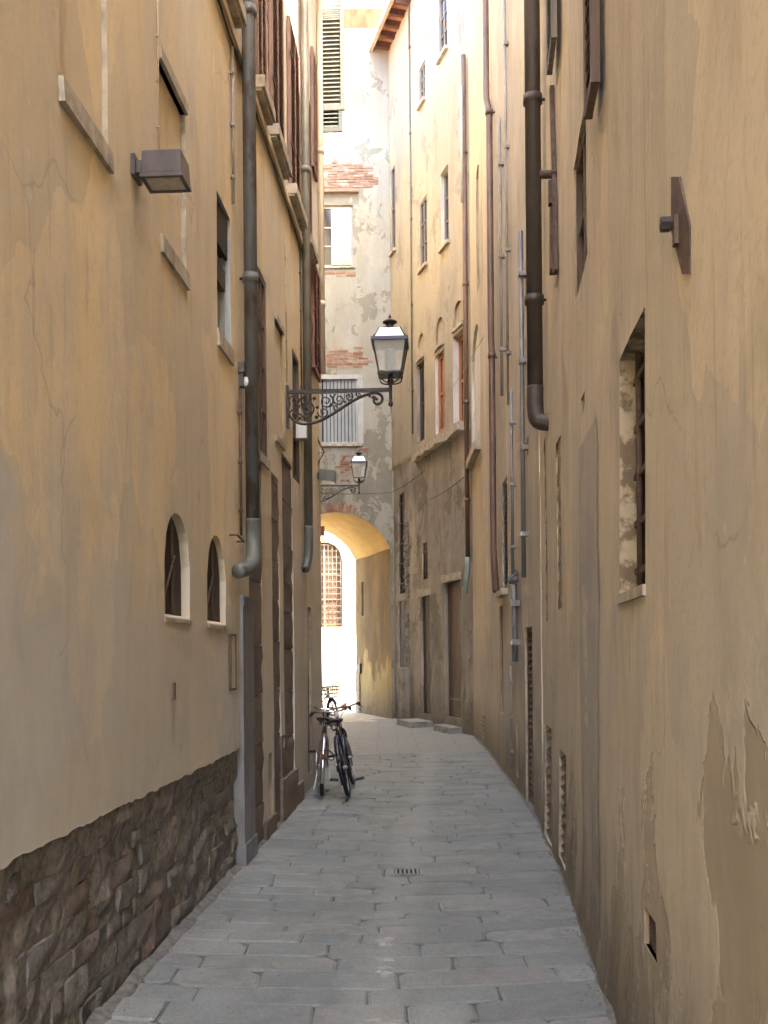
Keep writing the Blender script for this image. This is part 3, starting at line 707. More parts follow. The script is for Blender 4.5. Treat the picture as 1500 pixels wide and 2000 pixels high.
# stone strips beside the downpipe
for (a, b, top, hs) in ((uS1a, uS1b, hS1, .5), (uS2a, uS2b, hS2, .42), (uS3a, uS3b, hS3, .4)):
    h = -.02
    while h < top - .05:
        d = min(random.uniform(hs * .7, hs * 1.15), top - h)
        rough_block(WL, a + .002, b - .002, h, h + d, -.03, .004 if a == uS1a else -.006, b1, 'quoin', 'stone_block', 4, 4, .035, .008)
        h += d
rough_block(WL, uS1b, uS2a, -.05, .16, -.01, .03, b1, 'quoin', 'stone_block', 6, 2, .02)
rough_block(WL, uS2b - .05, uS3b + .12, -.05, .40, -.01, .03, b1, 'quoin', 'stone_block', 6, 4, .03)
rough_block(WL, uS2b - .02, uS3a + .05, .40, .82, -.01, .012, b1, 'quoin', 'stone_block', 4, 4, .03)
rough_block(WL, uS3b + .12, uS3b + .55, -.05, .22, -.01, .03, b1, 'quoin', 'stone_block', 4, 3, .03)
# sills of blind windows
def slopesill(o, wd=.02, ht=.10):
    MB().hexa([WL.pos(o['u0'] - wd, o['h0'] - ht, -.02), WL.pos(o['u1'] + wd, o['h0'] - ht, -.02), WL.pos(o['u1'] + wd, o['h0'] - ht, .022), WL.pos(o['u0'] - wd, o['h0'] - ht, .022),
               WL.pos(o['u0'] - wd, o['h0'] + .005, -.02), WL.pos(o['u1'] + wd, o['h0'] + .005, -.02), WL.pos(o['u1'] + wd, o['h0'] + .001, .016), WL.pos(o['u0'] - wd, o['h0'] + .001, .016)]).build('sill', 'sill', b1)
slopesill(o_p1, .01); slopesill(o_p3, .01)
ledge(WL, o_p3['u0'] - .01, o_p3['u1'] + .01, o_p3['h1'], o_p3['h1'] + .075, .018, b1, name='lintel')
ledge(WL, o_p4['u0'] - .01, o_p4['u1'] + .01, o_p4['h1'], o_p4['h1'] + .06, .018, b1, name='lintel')
ledge(WL, o_p4['u0'] - .01, o_p4['u1'] + .01, o_p4['h0'] - .07, o_p4['h0'], .018, b1)
for o in (o_n1, o_n2):
    ledge(WL, o['u0'] - .01, o['u1'] + .01, o['h0'] - .03, o['h0'], .012, b1)
    W_ = o['u1'] - o['u0']
    MB().tube([WL.pos(o['u0'] + .05, o['h0'] + .03, -.035), WL.pos(o['u0'] + W_ * .62, o['h0'] + .36, -.035)], .009, 6).build('niche_bar', 'rust', b1, True)
    MB().tube([WL.pos(o['u0'] + .08, o['h0'] + .03, -.035), WL.pos(o['u0'] + W_ * .40, o['h0'] + .22, -.035)], .007, 6).build('niche_bar', 'rust', b1, True)
    MB().wbox(WL, o['u0'] + W_ * .55, o['u0'] + W_ * .60, o['h0'] + .03, o['h1'] - .06, -.044, -.034).build('niche_bar', 'wood', b1)
sash(WL, o_w1, b1, .095, 'grey_paint', 'pane_pale', 1, 2, .05)
MB().wbox(WL, o_w1['u0'] + .004, o_w1['u1'] - .004, o_w1['h1'] - .30, o_w1['h1'] - .004, -.09, -.02).build('lintel_shade', 'dark_wood', b1)  # dark box put in for the shadow under the window's lintel
MB().wbox(WL, o_w1['u0'] + .05, o_w1['u1'] - .05, o_w1['h0'] + .40, o_w1['h0'] + .55, -.09, -.03).build('window_board', 'dark_wood', b1)
slopesill(o_w1, .015, .12)
sash(WL, o_w2, b1, .054, 'wood', 'glass', 2, 4, .05)
slopesill(o_w2, .02, .08)
sash(WL, o_w3, b1, .049, 'wood', 'glass', 1, 3, .04)
# string course and shuttered windows above it
ledge(WL, 0, u(WL, 590, 470), HSTR - .045, HSTR + .035, .035, b1, 'ochre_near', 'string_course', .006)
ledge(WL, 0, u(WL, 590, 470), HSTR - .075, HSTR - .047, .02, b1, 'sill', 'string_course')
for (xa, xb) in ((428, 452), (495, 513), (524, 547), (560, 579), (590, 601)):
    ua, ub = u(WL, xa, 300), u(WL, xb, 300); h0 = HSTR + .17; h1 = h0 + 1.75
    s = MB().wbox(WL, ua - .06, ub + .06, h0 - .10, h0, -.02, .11).build('sill', 'sill', b1)
    MB().wbox(WL, ua - .05, ub + .05, h0 - .125, h0 - .10, -.02, .085).build('moulding', 'sill', s)
    sh = louvre(WL, ua, ub, h0 + .01, h1, b1, .012, 'shutter_brown', 30, .045, split=True)
    MB().tube([WL.pos(ub + .02, h0 + .03, .02), WL.pos(ub + .04, h0 + .02, .07), WL.pos(ub + .06, h0 + .04, .09), WL.pos(ub + .055, h0 + .07, .085)], .006, 5).build('shutter_hook', 'iron', sh, True)
    if xa > 520:
        for k in (.25, .8):
            MB().wbox(WL, ua - .02, ua + .12, h0 + 1.7 * k, h0 + 1.7 * k + .03, .045, .056).build('hinge', 'iron', sh)
ua, ub = u(WL, 606, 600), u(WL, 619, 600)
louvre(WL, ua, ub, WL.hit(606, 715)[1], WL.hit(606, 505)[1], b1, .012, 'shutter_red', 22, .045, split=True)
ua, ub = u(WL, 605, 200), u(WL, 613, 200)
louvre(WL, ua, ub, WL.hit(605, 320)[1], WL.hit(605, 95)[1], b1, .012, 'shutter_brown', 22, .045, split=True)
MB().wbox(WL, 0, WL.L, HL, HL + .25, -9, .45).build('roof', 'tile', b1)
MB().q(WL.pos(0, -.1, -9), WL.pos(0, HL, -9), WL.pos(WL.L, HL, -9), WL.pos(WL.L, -.1, -9)).build('rear_wall', 'ochre_near', b1)

# bend building behind it
b2 = thing('plaster_building', 'yellowish plastered house round the bend with green louvred shutters held open', 'building', (-1.3, 18, 0))
wall_mesh(WL2, 'wall', 'ochre_bend', b2, 0, WL2.L, -.1, HL2, [], .3, .4)
MB().wbox(WL2, 0, WL2.L, HL2, HL2 + .25, -9, .4).build('roof', 'tile', b2)
MB().q((-10, 13, -.1), (-10, 13, HL2), (-10, 24.3, HL2), (-10, 24.3, -.1)).build('rear_wall', 'ochre_bend', b2)
for Yp in (18.0, 18.75):       # two open leaves standing out from the wall
    uu = WL2.uZ(Yp); hx = WL2.pos(uu, 11.35, .02); hb, ht = 11.40, 13.55; Wd = .63
    class Leaf(Wall): pass
    lw = Wall([(hx.x, hx.y), (hx.x + Wd, hx.y - .04)], +1)
    louvre(lw, 0, Wd, hb, ht, b2, -.02, 'shutter_green', 26, .07, th=.045)
    MB().wbox(lw, .07, Wd - .07, hb + .09, ht - .5, -.018, -.012).build('shutter_backing', 'shutter_green', b2)
o_g = opu(WL2.uZ(18.05), WL2.uZ(18.7), 11.4, 13.5, .1)
MB().wbox(WL2, o_g['u0'], o_g['u1'], 11.4, 13.5, -.02, .012).build('window', 'glass', b2)
MB().wbox(WL2, o_g['u0'] - .1, o_g['u1'] + .1, 11.26, 11.36, -.02, .12).build('sill', 'sill', b2)

# ------------------------------------------------------------------ near building on the other side
b3 = thing('plaster_building', 'tan streaked plastered building with peeling patches and a deep barred window', 'building', (1.1, 4, 0))
r_w1 = op(WR, 1146, 182, 500, 1118, .075, reveal='reveal', back='dark_wood')
r_w2 = op(WR, 1262, 594, 1144, 1211, .085, reveal='reveal_rough', slope=.02)
r_hole = op(WR, 1141, 762, 800, 1134, .03)
r_ch = op(WR, 1096, 846, 1188, 1087, .012, back='reveal_rough', back_name='chase', reveal='reveal_rough')
r_ch2 = op(WR, 1068, 850, 1212, 1064, .008, back='reveal_rough', back_name='chase', reveal='reveal_rough')
r_v3 = op(WR, 1106, 1478, 1700, 1092, .095, reveal='sill')
r_v2 = op(WR, 1077, 1425, 1652, 1064, .095, reveal='sill')
r_vm = op(WR, 1286, 1802, 1880, 1265, .03, reveal='reveal')
ops = [r_w1, r_w2, r_hole, r_ch, r_ch2, r_v3, r_v2, r_vm]
def dR(uu, h): return 0.014 * fbm(uu * 0.5, h * 0.35, 13.1) + 0.005 * fbm(uu * 2.0, h * 1.2, 19.7) + .02 * max(0, .5 - h) * (1 + fbm(uu * 3, h * 3, 4))
wall_mesh(WR, 'wall', 'tan', b3, 0, WR.L, -.1, HR, ops, .14, .18, dR)
MB().wbox(WR, 0, WR.L, HR, HR + .25, -9, .4).build('roof', 'tile', b3)
gr = MB()
gr.tube([WR.pos(r_w2['u0'] + .10, r_w2['h0'] + .02, -.17), WR.pos(r_w2['u0'] + .10, r_w2['h1'], -.17)], .014, 6)
g = bars(WR, r_w2, b3, .06, 3, 5, .013, 'rust')
sash(WR, r_w1, b3, .07, 'wood', 'glass', 2, 2, .05)
slopeh = r_w2
MB().wbox(WR, r_w2['u0'] - .01, r_w2['u1'] + .01, r_w2['h0'] - .035, r_w2['h0'] + .004, -.05, .018).build('sill', 'sill', b3)
for o, nn in ((r_v3, 11), (r_v2, 12)):
    fr = MB().wbox(WR, o['u0'], o['u1'], o['h0'], o['h0'] + .03, -.05, -.01).build('vent_frame', 'wood', b3)
    H = o['h1'] - o['h0']
    for i in range(nn):
        c = o['h0'] + H * (i + .5) / nn; dh = H / nn
        MB().hexa([WR.pos(o['u0'] + .003, c - dh * .42, -.012), WR.pos(o['u1'] - .003, c - dh * .42, -.012), WR.pos(o['u1'] - .003, c - dh * .42 - .01, -.02), WR.pos(o['u0'] + .003, c - dh * .42 - .01, -.02),
                   WR.pos(o['u0'] + .003, c + dh * .25, -.075), WR.pos(o['u1'] - .003, c + dh * .25, -.075), WR.pos(o['u1'] - .003, c + dh * .25 - .01, -.083), WR.pos(o['u0'] + .003, c + dh * .25 - .01, -.083)]).build('slat', 'wood', fr)
vg = MB().wbox(WR, r_vm['u0'] - .008, r_vm['u1'] + .008, r_vm['h0'] - .01, r_vm['h0'], -.01, .006).build('vent_grille', 'rust', b3)
for i in range(9):
    h = r_vm['h0'] + (r_vm['h1'] - r_vm['h0']) * (i + .5) / 9
    MB().wbox(WR, r_vm['u0'], r_vm['u1'], h - .005, h + .005, -.016, -.006).build('bar', 'rust', vg)
ua, ub = u(WR, 1170, 1300), u(WR, 1137, 1300)
gp = MB(); n = 26; h0, h1 = .12, 2.75
for i in range(n):
    a = h0 + (h1 - h0) * i / n; b = h0 + (h1 - h0) * (i + 1) / n
    e = lambda hh, k: .03 * fbm(hh * 3, k, 2)
    pl = [(min(ua, ub) + e(a, 1), a), (max(ua, ub) + e(a, 7), a), (max(ua, ub) + e(b, 7), b), (min(ua, ub) + e(b, 1), b)]
    gp.q(*[WR.pos(x, y, dR(x, y) + .004) for x, y in pl])
gp.build('repair_patch', 'grey_patch', b3)
# shutter leaves edge-on against the wall, above
for (xa, xb, yb, mat, ht) in ((1186, 1169, 158, 'wood', 1.3), (1097, 1086, 72, 'wood_grey', 1.2)):
    ua, ub = sorted((u(WR, xa, yb), u(WR, xb, yb))); h0 = WR.hit(xa, yb)[1]
    louvre(WR, ua, ub, h0, h0 + ht, b3, .03, mat, 16, .04, th=.04)

# middle buildings
b4 = thing('plaster_building', 'pale cream plastered building crossed by many pipes, with a tall louvred door at street level', 'building', (1.6, 12, 0))
m_v1 = op(WR2, 1041, 1222, 1592, 1026, .09, reveal='sill')
m_v1['u1'] = min(m_v1['u1'], m_v1['u0'] + .85)
m_gr = op(WR2, 991, 925, 1148, 981, .075, reveal='sill')
m_d1 = op(WR2, 983, 1180, 1395, 977, .03, back='wood', back_name='door')
m_hl = op(WR2, 1034, 850, 885, 1030, .03)
m_d2 = op(WR2, 1013, 1420, 1520, 1009, .02, back='zinc', back_name='meter_door')
wall_mesh(WR2, 'wall', 'cream', b4, 0, WR2.L, -.1, HR2, [m_v1, m_gr, m_d1, m_hl, m_d2], .16, .2, lambda a, h: .012 * fbm(a * .5, h * .4, 23) + .004 * fbm(a * 2, h * 2, 3))
MB().wbox(WR2, 0, WR2.L, HR2, HR2 + .25, -9, .02).build('roof', 'tile', b4)
louvre(WR2, m_v1['u0'] + .004, m_v1['u1'] - .004, max(.02, m_v1['h0']), m_v1['h1'] - .004, b4, -.085, 'wood', 24, .05, 'louvred_door', .06)
louvre(WR2, m_gr['u0'] + .004, m_gr['u1'] - .004, m_gr['h0'], m_gr['h1'] - .004, b4, -.07, 'wood_grey', 22, .05, 'shutter', .05)
MB().wbox(WR2, m_gr['u0'] - .08, m_gr['u1'] + .05, m_gr['h0'] - .09, m_gr['h0'] - .01, -.02, .09).build('sill', 'sill', b4)
ua, ub = u(WR2, 1010, 900), u(WR2, 1001, 900)
b5 = thing('plaster_building', 'narrow yellow plastered house with a tall white blind arch', 'building', (1.7, 17.6, 0))
y_ar = op(WR3, 938, 600, 862, 921, .05, reveal='reveal_white', back='reveal_white', back_name='blind_arch')
y_ar['u1'] = min(y_ar['u1'], WR3.L - .12); y_ar['rise'] = (y_ar['u1'] - y_ar['u0']) / 2
y_sl = op(WR3, 936, 305, 560, 931, .04); y_sl['rise'] = .12
wall_mesh(WR3, 'wall', 'yellow', b5, 0, WR3.L, -.1, HR3, [y_ar, y_sl], .16, .2, lambda a, h: .012 * fbm(a * .5, h * .4, 33) + .004 * fbm(a * 2, h * 2, 3))
MB().wbox(WR3, 0, WR3.L, HR3, HR3 + .25, -8, .02).build('roof', 'tile', b5)
MB().wbox(WR3, y_ar['u0'] - .05, y_ar['u1'] + .05, y_ar['h0'] - .16, y_ar['h0'] - .01, -.02, .12).build('sill', 'sill', b5)
v0 = op(WR3, 947, 1398, 1456, 942, .05)
vf = MB().wbox(WR3, max(.02, v0['u0']), v0['u0'] + .5, v0['h0'], v0['h0'] + .03, -.01, .015).build('vent_frame', 'wood_grey', b5)
for i in range(7):
    h = v0['h0'] + (v0['h1'] - v0['h0']) * (i + .5) / 7
    MB().wbox(WR3, max(.02, v0['u0']), v0['u0'] + .5, h - .02, h + .02, -.01, .02).build('slat', 'wood_grey', vf)

# ------------------------------------------------------------------ old house with arched windows and crumbling render
b6 = thing('stone_house', 'old ochre house with arched lunettes, orange window frames and crumbling grey render below', 'house', (1.0, 21.6, 0))
s_u1 = op(WS, 873, -30, 90, 857, .14); s_u2 = op(WS, 830, 116, 190, 819, .14); s_m0 = op(WS, 772, 318, 485, 764, .06, reveal='reveal_white')
s_m2 = op(WS, 834, 378, 512, 820, .12, reveal='sill'); s_m3 = op(WS, 877, 318, 468, 861, .13, reveal='reveal_white')
s_b1 = op(WS, 829, 700, 858, 814, .14, reveal='render_rough'); s_b2 = op(WS, 868, 680, 838, 850, .13, reveal='reveal_white'); s_b3 = op(WS, 905, 640, 822, 885, .18, reveal='reveal_white')
s_l1 = op(WS, 828, 645, 690, 815, .05, back='stone_house', back_name='lunette'); s_l2 = op(WS, 866, 612, 665, 850, .05, back='stone_house', back_name='lunette'); s_l3 = op(WS, 904, 578, 625, 885, .05, back='stone_house', back_name='lunette')
for o in (s_l1, s_l2, s_l3): o['rise'] = min((o['u1'] - o['u0']) / 2, o['h1'] - o['h0'] - .02)
s_sm = op(WS, 832, 1058, 1130, 823, .06); s_sl = op(WS, 788, 960, 1158, 776, .08, reveal='render_rough')
s_d1 = op(WS, 789, 1172, 1392, 777, .10, reveal='render_rough'); s_d2 = op(WS, 838, 1163, 1396, 820, .13, reveal='render_rough'); s_d3 = op(WS, 897, 1132, 1405, 866, .15, reveal='render_rough')
allS = [s_u1, s_u2, s_m0, s_m2, s_m3, s_b1, s_b2, s_b3, s_l1, s_l2, s_l3, s_sm, s_sl, s_d1, s_d2, s_d3]
for o in allS: o['u0'] = max(.03, o['u0']); o['u1'] = min(WS.L - .03, o['u1'])
hC = WS.hit(857, 862)[1]
def dS(a, h):
    d = .012 * fbm(a * .6, h * .4, 43) + .006 * fbm(a * 2, h * 2, 3)
    if h < hC: d += -.03 + .022 * fbm(a * 3.2, h * 2.4, 8) + .012 * fbm(a * 9, h * 8, 2)
    return d
wall_mesh(WS, 'wall', 'stone_house', b6, 0, WS.L, hC, HS, [o for o in allS if o['h0'] > hC - .3], .12, .16, dS)
wall_mesh(WS, 'rendered_base', 'render_rough', b6, 0, WS.L, -.1, hC, [o for o in allS if o['h0'] <= hC - .3], .08, .08, dS)
ledge(WS, s_b3['u0'] - .05, s_b1['u1'] + .1, hC - .12, hC + .05, .12, b6, 'sill', 'window_ledge', .06)
for o, c, r, mat, dp in ((s_u1, 2, 3, 'wood_grey', .07), (s_u2, 2, 3, 'wood_grey', .07), (s_m2, 2, 3, 'wood_grey', .06), (s_m3, 2, 3, 'wood_grey', .125), (s_m0, 1, 2, 'wood_grey', .055)):
    sash(WS, o, b6, dp, mat, 'glass', c, r, .05)
    ledge(WS, o['u0'] - .04, o['u1'] + .04, o['h0'] - .08, o['h0'] - .002, .07, b6)
for o, mat in ((s_b1, 'dark_wood'), (s_b2, 'wood_orange'), (s_b3, 'wood_orange')): sash(WS, o, b6, o['depth'] - .01, mat, 'glass', 2, 2, .09)
for o in (s_l1, s_l2, s_l3): ledge(WS, o['u0'] - .03, o['u1'] + .03, o['h0'] - .08, o['h0'] - .004, .04, b6, 'sill', 'lintel', .02)
bars(WS, s_sm, b6, .04, 3, 2)
planks(WS, s_d1, b6, .06, 'dark_wood', 3); planks(WS, s_d2, b6, .09, 'dark_wood', 4); planks(WS, s_d3, b6, .11, 'wood', 5)
bars(WS, s_sl, b6, .04, 2, 5)
for o in (s_d2, s_d3): ledge(WS, o['u0'] - .08, o['u1'] + .08, o['h1'] + .005, o['h1'] + .16, .02, b6, 'sill', 'lintel', .03)
MB().wbox(WS, s_d3['u0'] + .02, s_d3['u1'] - .02, .62, .66, -.11, -.09).build('door_rail', 'wood_grey', b6)
# worn door frame post and buttress
ledge(WS, s_d1['u0'] - .35, s_d1['u0'] - .02, 0, 1.25, .16, b6, 'render_rough', 'buttress', .03)
# exposed masonry between the doors
k = 0; h = 1.30; ub0 = s_d1['u0'] - .36; ub1 = s_d1['u0'] - .03
while h < 4.6:
    d = random.uniform(.09, .15); x = ub0 + random.uniform(-.1, 0)
    while x < ub1 - .05:
        L = min(random.uniform(.16, .3), ub1 - x); rough_block(WS, x, x + L, h, h + d, -.05, .0 + random.uniform(-.02, .02), b6, 'rubble', 'stone', 2, 2, .02, .01); x += L
    h += d + .005
# eave
ev = MB().wbox(WS, 3.6, WS.L + .4, HS + .10, HS + .22, -6, .38).build('roof', 'tile', b6)
MB().wbox(WS, 0, 3.6, HS + .10, HS + .22, -6, .15).build('roof', 'tile', b6)
for i in range(6):
    a = 3.75 + i * .42
    MB().wbox(WS, a, a + .09, HS - .04, HS + .098, -.1, .35).build('rafter', 'rafter', b6)
MB().wbox(WS, 3.6, WS.L + .4, HS - .02, HS + .14, .385, .47).build('gutter', 'rafter_pale', b6)

# steps before the doors
def step(px0, px1, py, w, o1, hgt, lab):
    a, b = sorted((u(w, px0, py), u(w, px1, py)))
    s = rough_block(w, a, b, 0.0, hgt, 0, o1, None, 'sill', 'door_step', 5, 2, .02, .004); return tag(s, lab, 'step')
def stepbox(a, b, o1, hgt, lab, mat='step'):
    mb = MB(); n = 6
    for i in range(n):
        p = a + (b - a) * i / n; q = a + (b - a) * (i + 1) / n
        jp, jq = .02 * fbm(p * 4, 1, 2), .02 * fbm(q * 4, 1, 2)
        mb.hexa([WS.pos(p, -.03, -.3), WS.pos(q, -.03, -.3), WS.pos(q, -.03, o1 + jq), WS.pos(p, -.03, o1 + jp), WS.pos(p, hgt, -.3), WS.pos(q, hgt, -.3), WS.pos(q, hgt - .012, o1 - .012 + jq), WS.pos(p, hgt - .012, o1 - .012 + jp)])
    return tag(mb.build('door_step', mat), lab, 'step')
stepbox(s_d3['u0'] - .05, s_d3['u1'] + .02, .24, .12, 'worn grey stone step below the wide brown plank door')
stepbox(s_d2['u0'] - .15, s_d2['u1'] + .25, .48, .12, 'long stone step jutting into the street before the dark narrow doorway')

# ------------------------------------------------------------------ end building with the arch
b7 = thing('arch_building', 'peeling cream building closing the alley, with a golden vaulted archway through it', 'building', (-1.2, 24.3, 0))
def eu(px): return -(at(px, 1000, 24.3).x - .24)
def eh(py): return at(690, py, 24.3).z
A0, A1, SPR, RISE = .06, 2.75, eh(1072), .90
arch = opu(A0, A1, -.1, SPR + RISE, 0, RISE, noreveal=True)
e_w1 = opu(eu(694), eu(618), eh(520), eh(400), .18, reveal='white_paint'); e_w2 = opu(eu(700), eu(630), eh(866), eh(740), .12, reveal='grey_paint'); e_w3 = opu(eu(692), eu(630), eh(105), eh(-20), .15)
def dE(a, h): return .010 * fbm(a * .8, h * .8, 53) + .006 * fbm(a * 3, h * 3, 3)
wall_mesh(WE, 'wall', 'end', b7, 0, WE.L, -.1, HE, [arch, e_w1, e_w2], .1, .1, dE)
HE2 = 11.0  # unseen rear roof shaped low so that sun reaches the courtyard floor
MB().hexa([(.3, 24.1, HE), (-5.3, 24.1, HE), (-5.3, 27.5, HE2), (.0, 27.5, HE2), (.3, 24.1, HE + .2), (-5.3, 24.1, HE + .2), (-5.3, 27.5, HE2 + .2), (.0, 27.5, HE2 + .2)]).build('roof', 'tile', b7)
w1 = sash(WE, e_w1, b7, .12, 'white_paint', 'glass', 2, 3, .06)
# one casement of the upper window stands folded: a white panelled leaf over its right half
wm = (e_w1['u0'] + e_w1['u1']) / 2; cw = e_w1['u0'] + (e_w1['u1'] - e_w1['u0']) * .56
lf = MB().wbox(WE, e_w1['u0'] + .05, cw, e_w1['h0'] + .05, e_w1['h1'] - .05, -.065, -.035).build('casement', 'white_paint', b7)
for (a, b) in ((.08, .30), (.36, .60), (.66, .92)):
    H = e_w1['h1'] - e_w1['h0']
    MB().wbox(WE, e_w1['u0'] + .11, cw - .06, e_w1['h0'] + H * a, e_w1['h0'] + H * b, -.036, -.028).build('casement_panel', 'white_paint', lf)
MB().wbox(WE, e_w1['u0'] + .2, cw - .16, e_w1['h0'] + .30, e_w1['h0'] + .52, -.03, -.022).build('casement_vent', 'grey_paint', lf)
ledge(WE, e_w1['u0'] - .05, e_w1['u1'], e_w1['h0'] - .05, e_w1['h0'] - .002, .05, b7)
ledge(WE, e_w1['u0'] - .15, e_w1['u1'], e_w1['h1'] + .28, e_w1['h1'] + .36, .10, b7, 'brick', 'window_hood', .02)
ns = 9; fr = MB().wbox(WE, e_w2['u0'], e_w2['u1'], e_w2['h0'], e_w2['h0'] + .05, -.09, -.04).build('slatted_shutter', 'grey_paint', b7)
MB().wbox(WE, e_w2['u0'], e_w2['u0'] + .05, e_w2['h0'] + .05, e_w2['h1'], -.09, -.045).build('shutter_stile', 'grey_paint', fr)
for i in range(ns):
    a = e_w2['u0'] + .06 + (e_w2['u1'] - e_w2['u0'] - .08) * i / ns; b = e_w2['u0'] + .06 + (e_w2['u1'] - e_w2['u0'] - .08) * (i + .78) / ns
    MB().wbox(WE, a, b, e_w2['h0'] + .052, e_w2['h1'] - .01, -.085, -.055 + random.uniform(0, .008)).build('slat', 'blue_slat', fr)
ledge(WE, e_w2['u0'] - .1, e_w2['u1'], e_w2['h0'] - .07, e_w2['h0'] - .002, .05, b7, 'sill')
ledge(WE, e_w2['u0'] - .14, e_w2['u0'] - .004, e_w2['h0'], e_w2['h1'], .012, b7, 'grey_paint', 'window_surround', .02)
ledge(WE, e_w2['u0'] - .14, e_w2['u1'], e_w2['h1'] + .003, e_w2['h1'] + .12, .012, b7, 'grey_paint', 'window_surround', .02)
# bare brick where the plaster has fallen
def brick_patch(x0, x1, y0, y1, shape):
    a, b, c, d = eu(x1), eu(x0), eh(y1), eh(y0)
    bp = MB()
    h = c; row = 0; n = 0
    root = None
    while h < d:
        x = a + (-.12 if row % 2 else 0)
        while x < b:
            L = random.choice((.12, .24, .25, .26)); mx = (x + L / 2 - a) / (b - a); my = (h - c) / (d - c)
            e = shape(mx, my) + .55 * fbm(mx * 3, my * 3, x0 * .1) + random.uniform(-.15, .15)
            if e > 0 and random.random() > .10:
                if root is None:
                    root = MB().wbox(WE, x + .01, x + L - .01, h + .004, h + .05, -.02, .012).build('brickwork', 'brick', b7)
                else:
                    o1 = random.uniform(.004, .018); j = random.uniform(-.003, .003)
                    MB().wquad(WE, [(x + .006, h + .004 + j), (x + L - .006, h + .004 - j), (x + L - .006, h + .052 - j), (x + .006, h + .052 + j)], -.02, o1).build('brick', 'brick', root); n += 1
            x += L
        h += .066; row += 1
    return n
e1 = lambda x, y: 1 - (abs(x - .5) * 2) ** 3 - (abs(y - .5) * 2) ** 4 - .25
nb = brick_patch(632, 722, 676, 724, e1) + brick_patch(662, 694, 880, 946, lambda x, y: e1(x, y) + .2 * (x - .5) * (.5 - y))
nb += brick_patch(632, 745, 318, 372, e1) + brick_patch(632, 700, 530, 546, e1) + brick_patch(705, 722, 876, 890, e1)
# brick ring over the arch
for i in range(26):
    t = .12 + i * .045
    uu = A0 + (A1 - A0) * (.33 + .55 * i / 26); r0 = arch_h(arch, uu) + .02; sl = (arch_h(arch, uu + .01) - arch_h(arch, uu - .01)) / .02
    nx, ny = -sl / math.hypot(sl, 1), 1 / math.hypot(sl, 1); L = .2 if i % 3 else .16
    if random.random() < .8:
        MB().wquad(WE, [(uu - .03, r0), (uu + .03, r0 + sl * .06), (uu + .03 + nx * L, r0 + sl * .06 + ny * L), (uu - .03 + nx * L, r0 + ny * L)], -.02, .012 + random.uniform(0, .008)).build('brick', 'brick', b7)
# vault and passage walls
sk = Vector((-.94, 3.0, 0))
vm = MB(); nseg, nd = 22, 10
def vp(i, k):
    uu = A0 + (A1 - A0) * i / nseg; p = WE.pos(uu, arch_h(arch, uu), 0) + sk * (k / nd)
    p.z += .02 * fbm(uu * 2, k * .4, 4); return p
for i in range(nseg):
    for k in range(nd): vm.q(vp(i, k), vp(i + 1, k), vp(i + 1, k + 1), vp(i, k + 1))
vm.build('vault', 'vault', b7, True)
WP = Wall([(WE.pos(A0, 0).x, 24.3), (WE.pos(A0, 0).x - .94, 27.3)], -1)
p_op = op(WP, 705, 1165, 1200, 700, .12); p_op = opu(2.35, 2.6, 2.6, 3.5, .15, back='wood', back_name='small_door')
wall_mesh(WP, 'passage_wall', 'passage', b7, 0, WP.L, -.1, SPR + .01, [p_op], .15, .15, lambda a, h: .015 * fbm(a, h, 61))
WP2 = Wall([(WE.pos(A1, 0).x, 24.3), (WE.pos(A1, 0).x - .94, 27.3)], +1)
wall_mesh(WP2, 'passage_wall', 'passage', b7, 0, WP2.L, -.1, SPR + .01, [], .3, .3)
WB = Wall([(0.24 - .94, 27.3), (-5.2, 27.3)], +1)
wall_mesh(WB, 'rear_wall', 'end', b7, 0, WB.L, -.1, HE2, [opu(A0, A1, -.1, SPR + RISE, 0, RISE, noreveal=True)], .4, .4)
# stone pier at the far end of the passage
MB().wbox(WP, WP.L - .35, WP.L - .02, 0, 1.15, -.02, .035).build('pier', 'sill', b7)
mail = MB().wbox(WP, 2.62, 2.78, 1.05, 1.32, .005, .06); mailo = tag(mail.build('intercom_box', 'iron'), 'small black box fixed to the passage wall near the sunlit end of the arch', 'box')
MB().wbox(WP, 2.66, 2.74, 1.22, 1.28, .061, .064).build('cover', 'plastic_grey', mailo)
# pale building across the courtyard beyond the arch
b8 = thing('courtyard_building', 'sunlit pale building beyond the arch with a tall grilled arched window', 'building', (-2, 43, 0))
YF = 43.0
WF = Wall([(9, YF), (-16, YF)], -1)
def fu(px): return 9 - at(px, 1150, YF).x
def fh(py): return at(640, py, YF).z
f_w = opu(fu(669), fu(598), fh(1225), fh(1058), .25, reveal='far', back='wood_tan', back_name='wooden_screen'); f_w['rise'] = (f_w['u1'] - f_w['u0']) / 2
wall_mesh(WF, 'wall', 'far', b8, 0, WF.L, -.1, 11, [f_w], .5, .5)
MB().wbox(WF, 0, WF.L, 11, 11.25, -8, .4).build('roof', 'tile', b8)
gg = bars(WF, f_w, b8, .06, 9, 14, .010, 'rust')
for k in (.32, .62): MB().wbox(WF, f_w['u0'], f_w['u1'], f_w['h0'] + (f_w['h1'] - f_w['h0']) * k, f_w['h0'] + (f_w['h1'] - f_w['h0']) * k + .06, -.24, -.2).build('transom', 'wood', b8)
for k in (.02, .5, .96):
    uu = f_w['u0'] + (f_w['u1'] - f_w['u0']) * k; MB().wbox(WF, uu - .05, uu + .05, f_w['h0'], f_w['h1'] - .3, -.24, -.19).build('mullion', 'wood', b8)

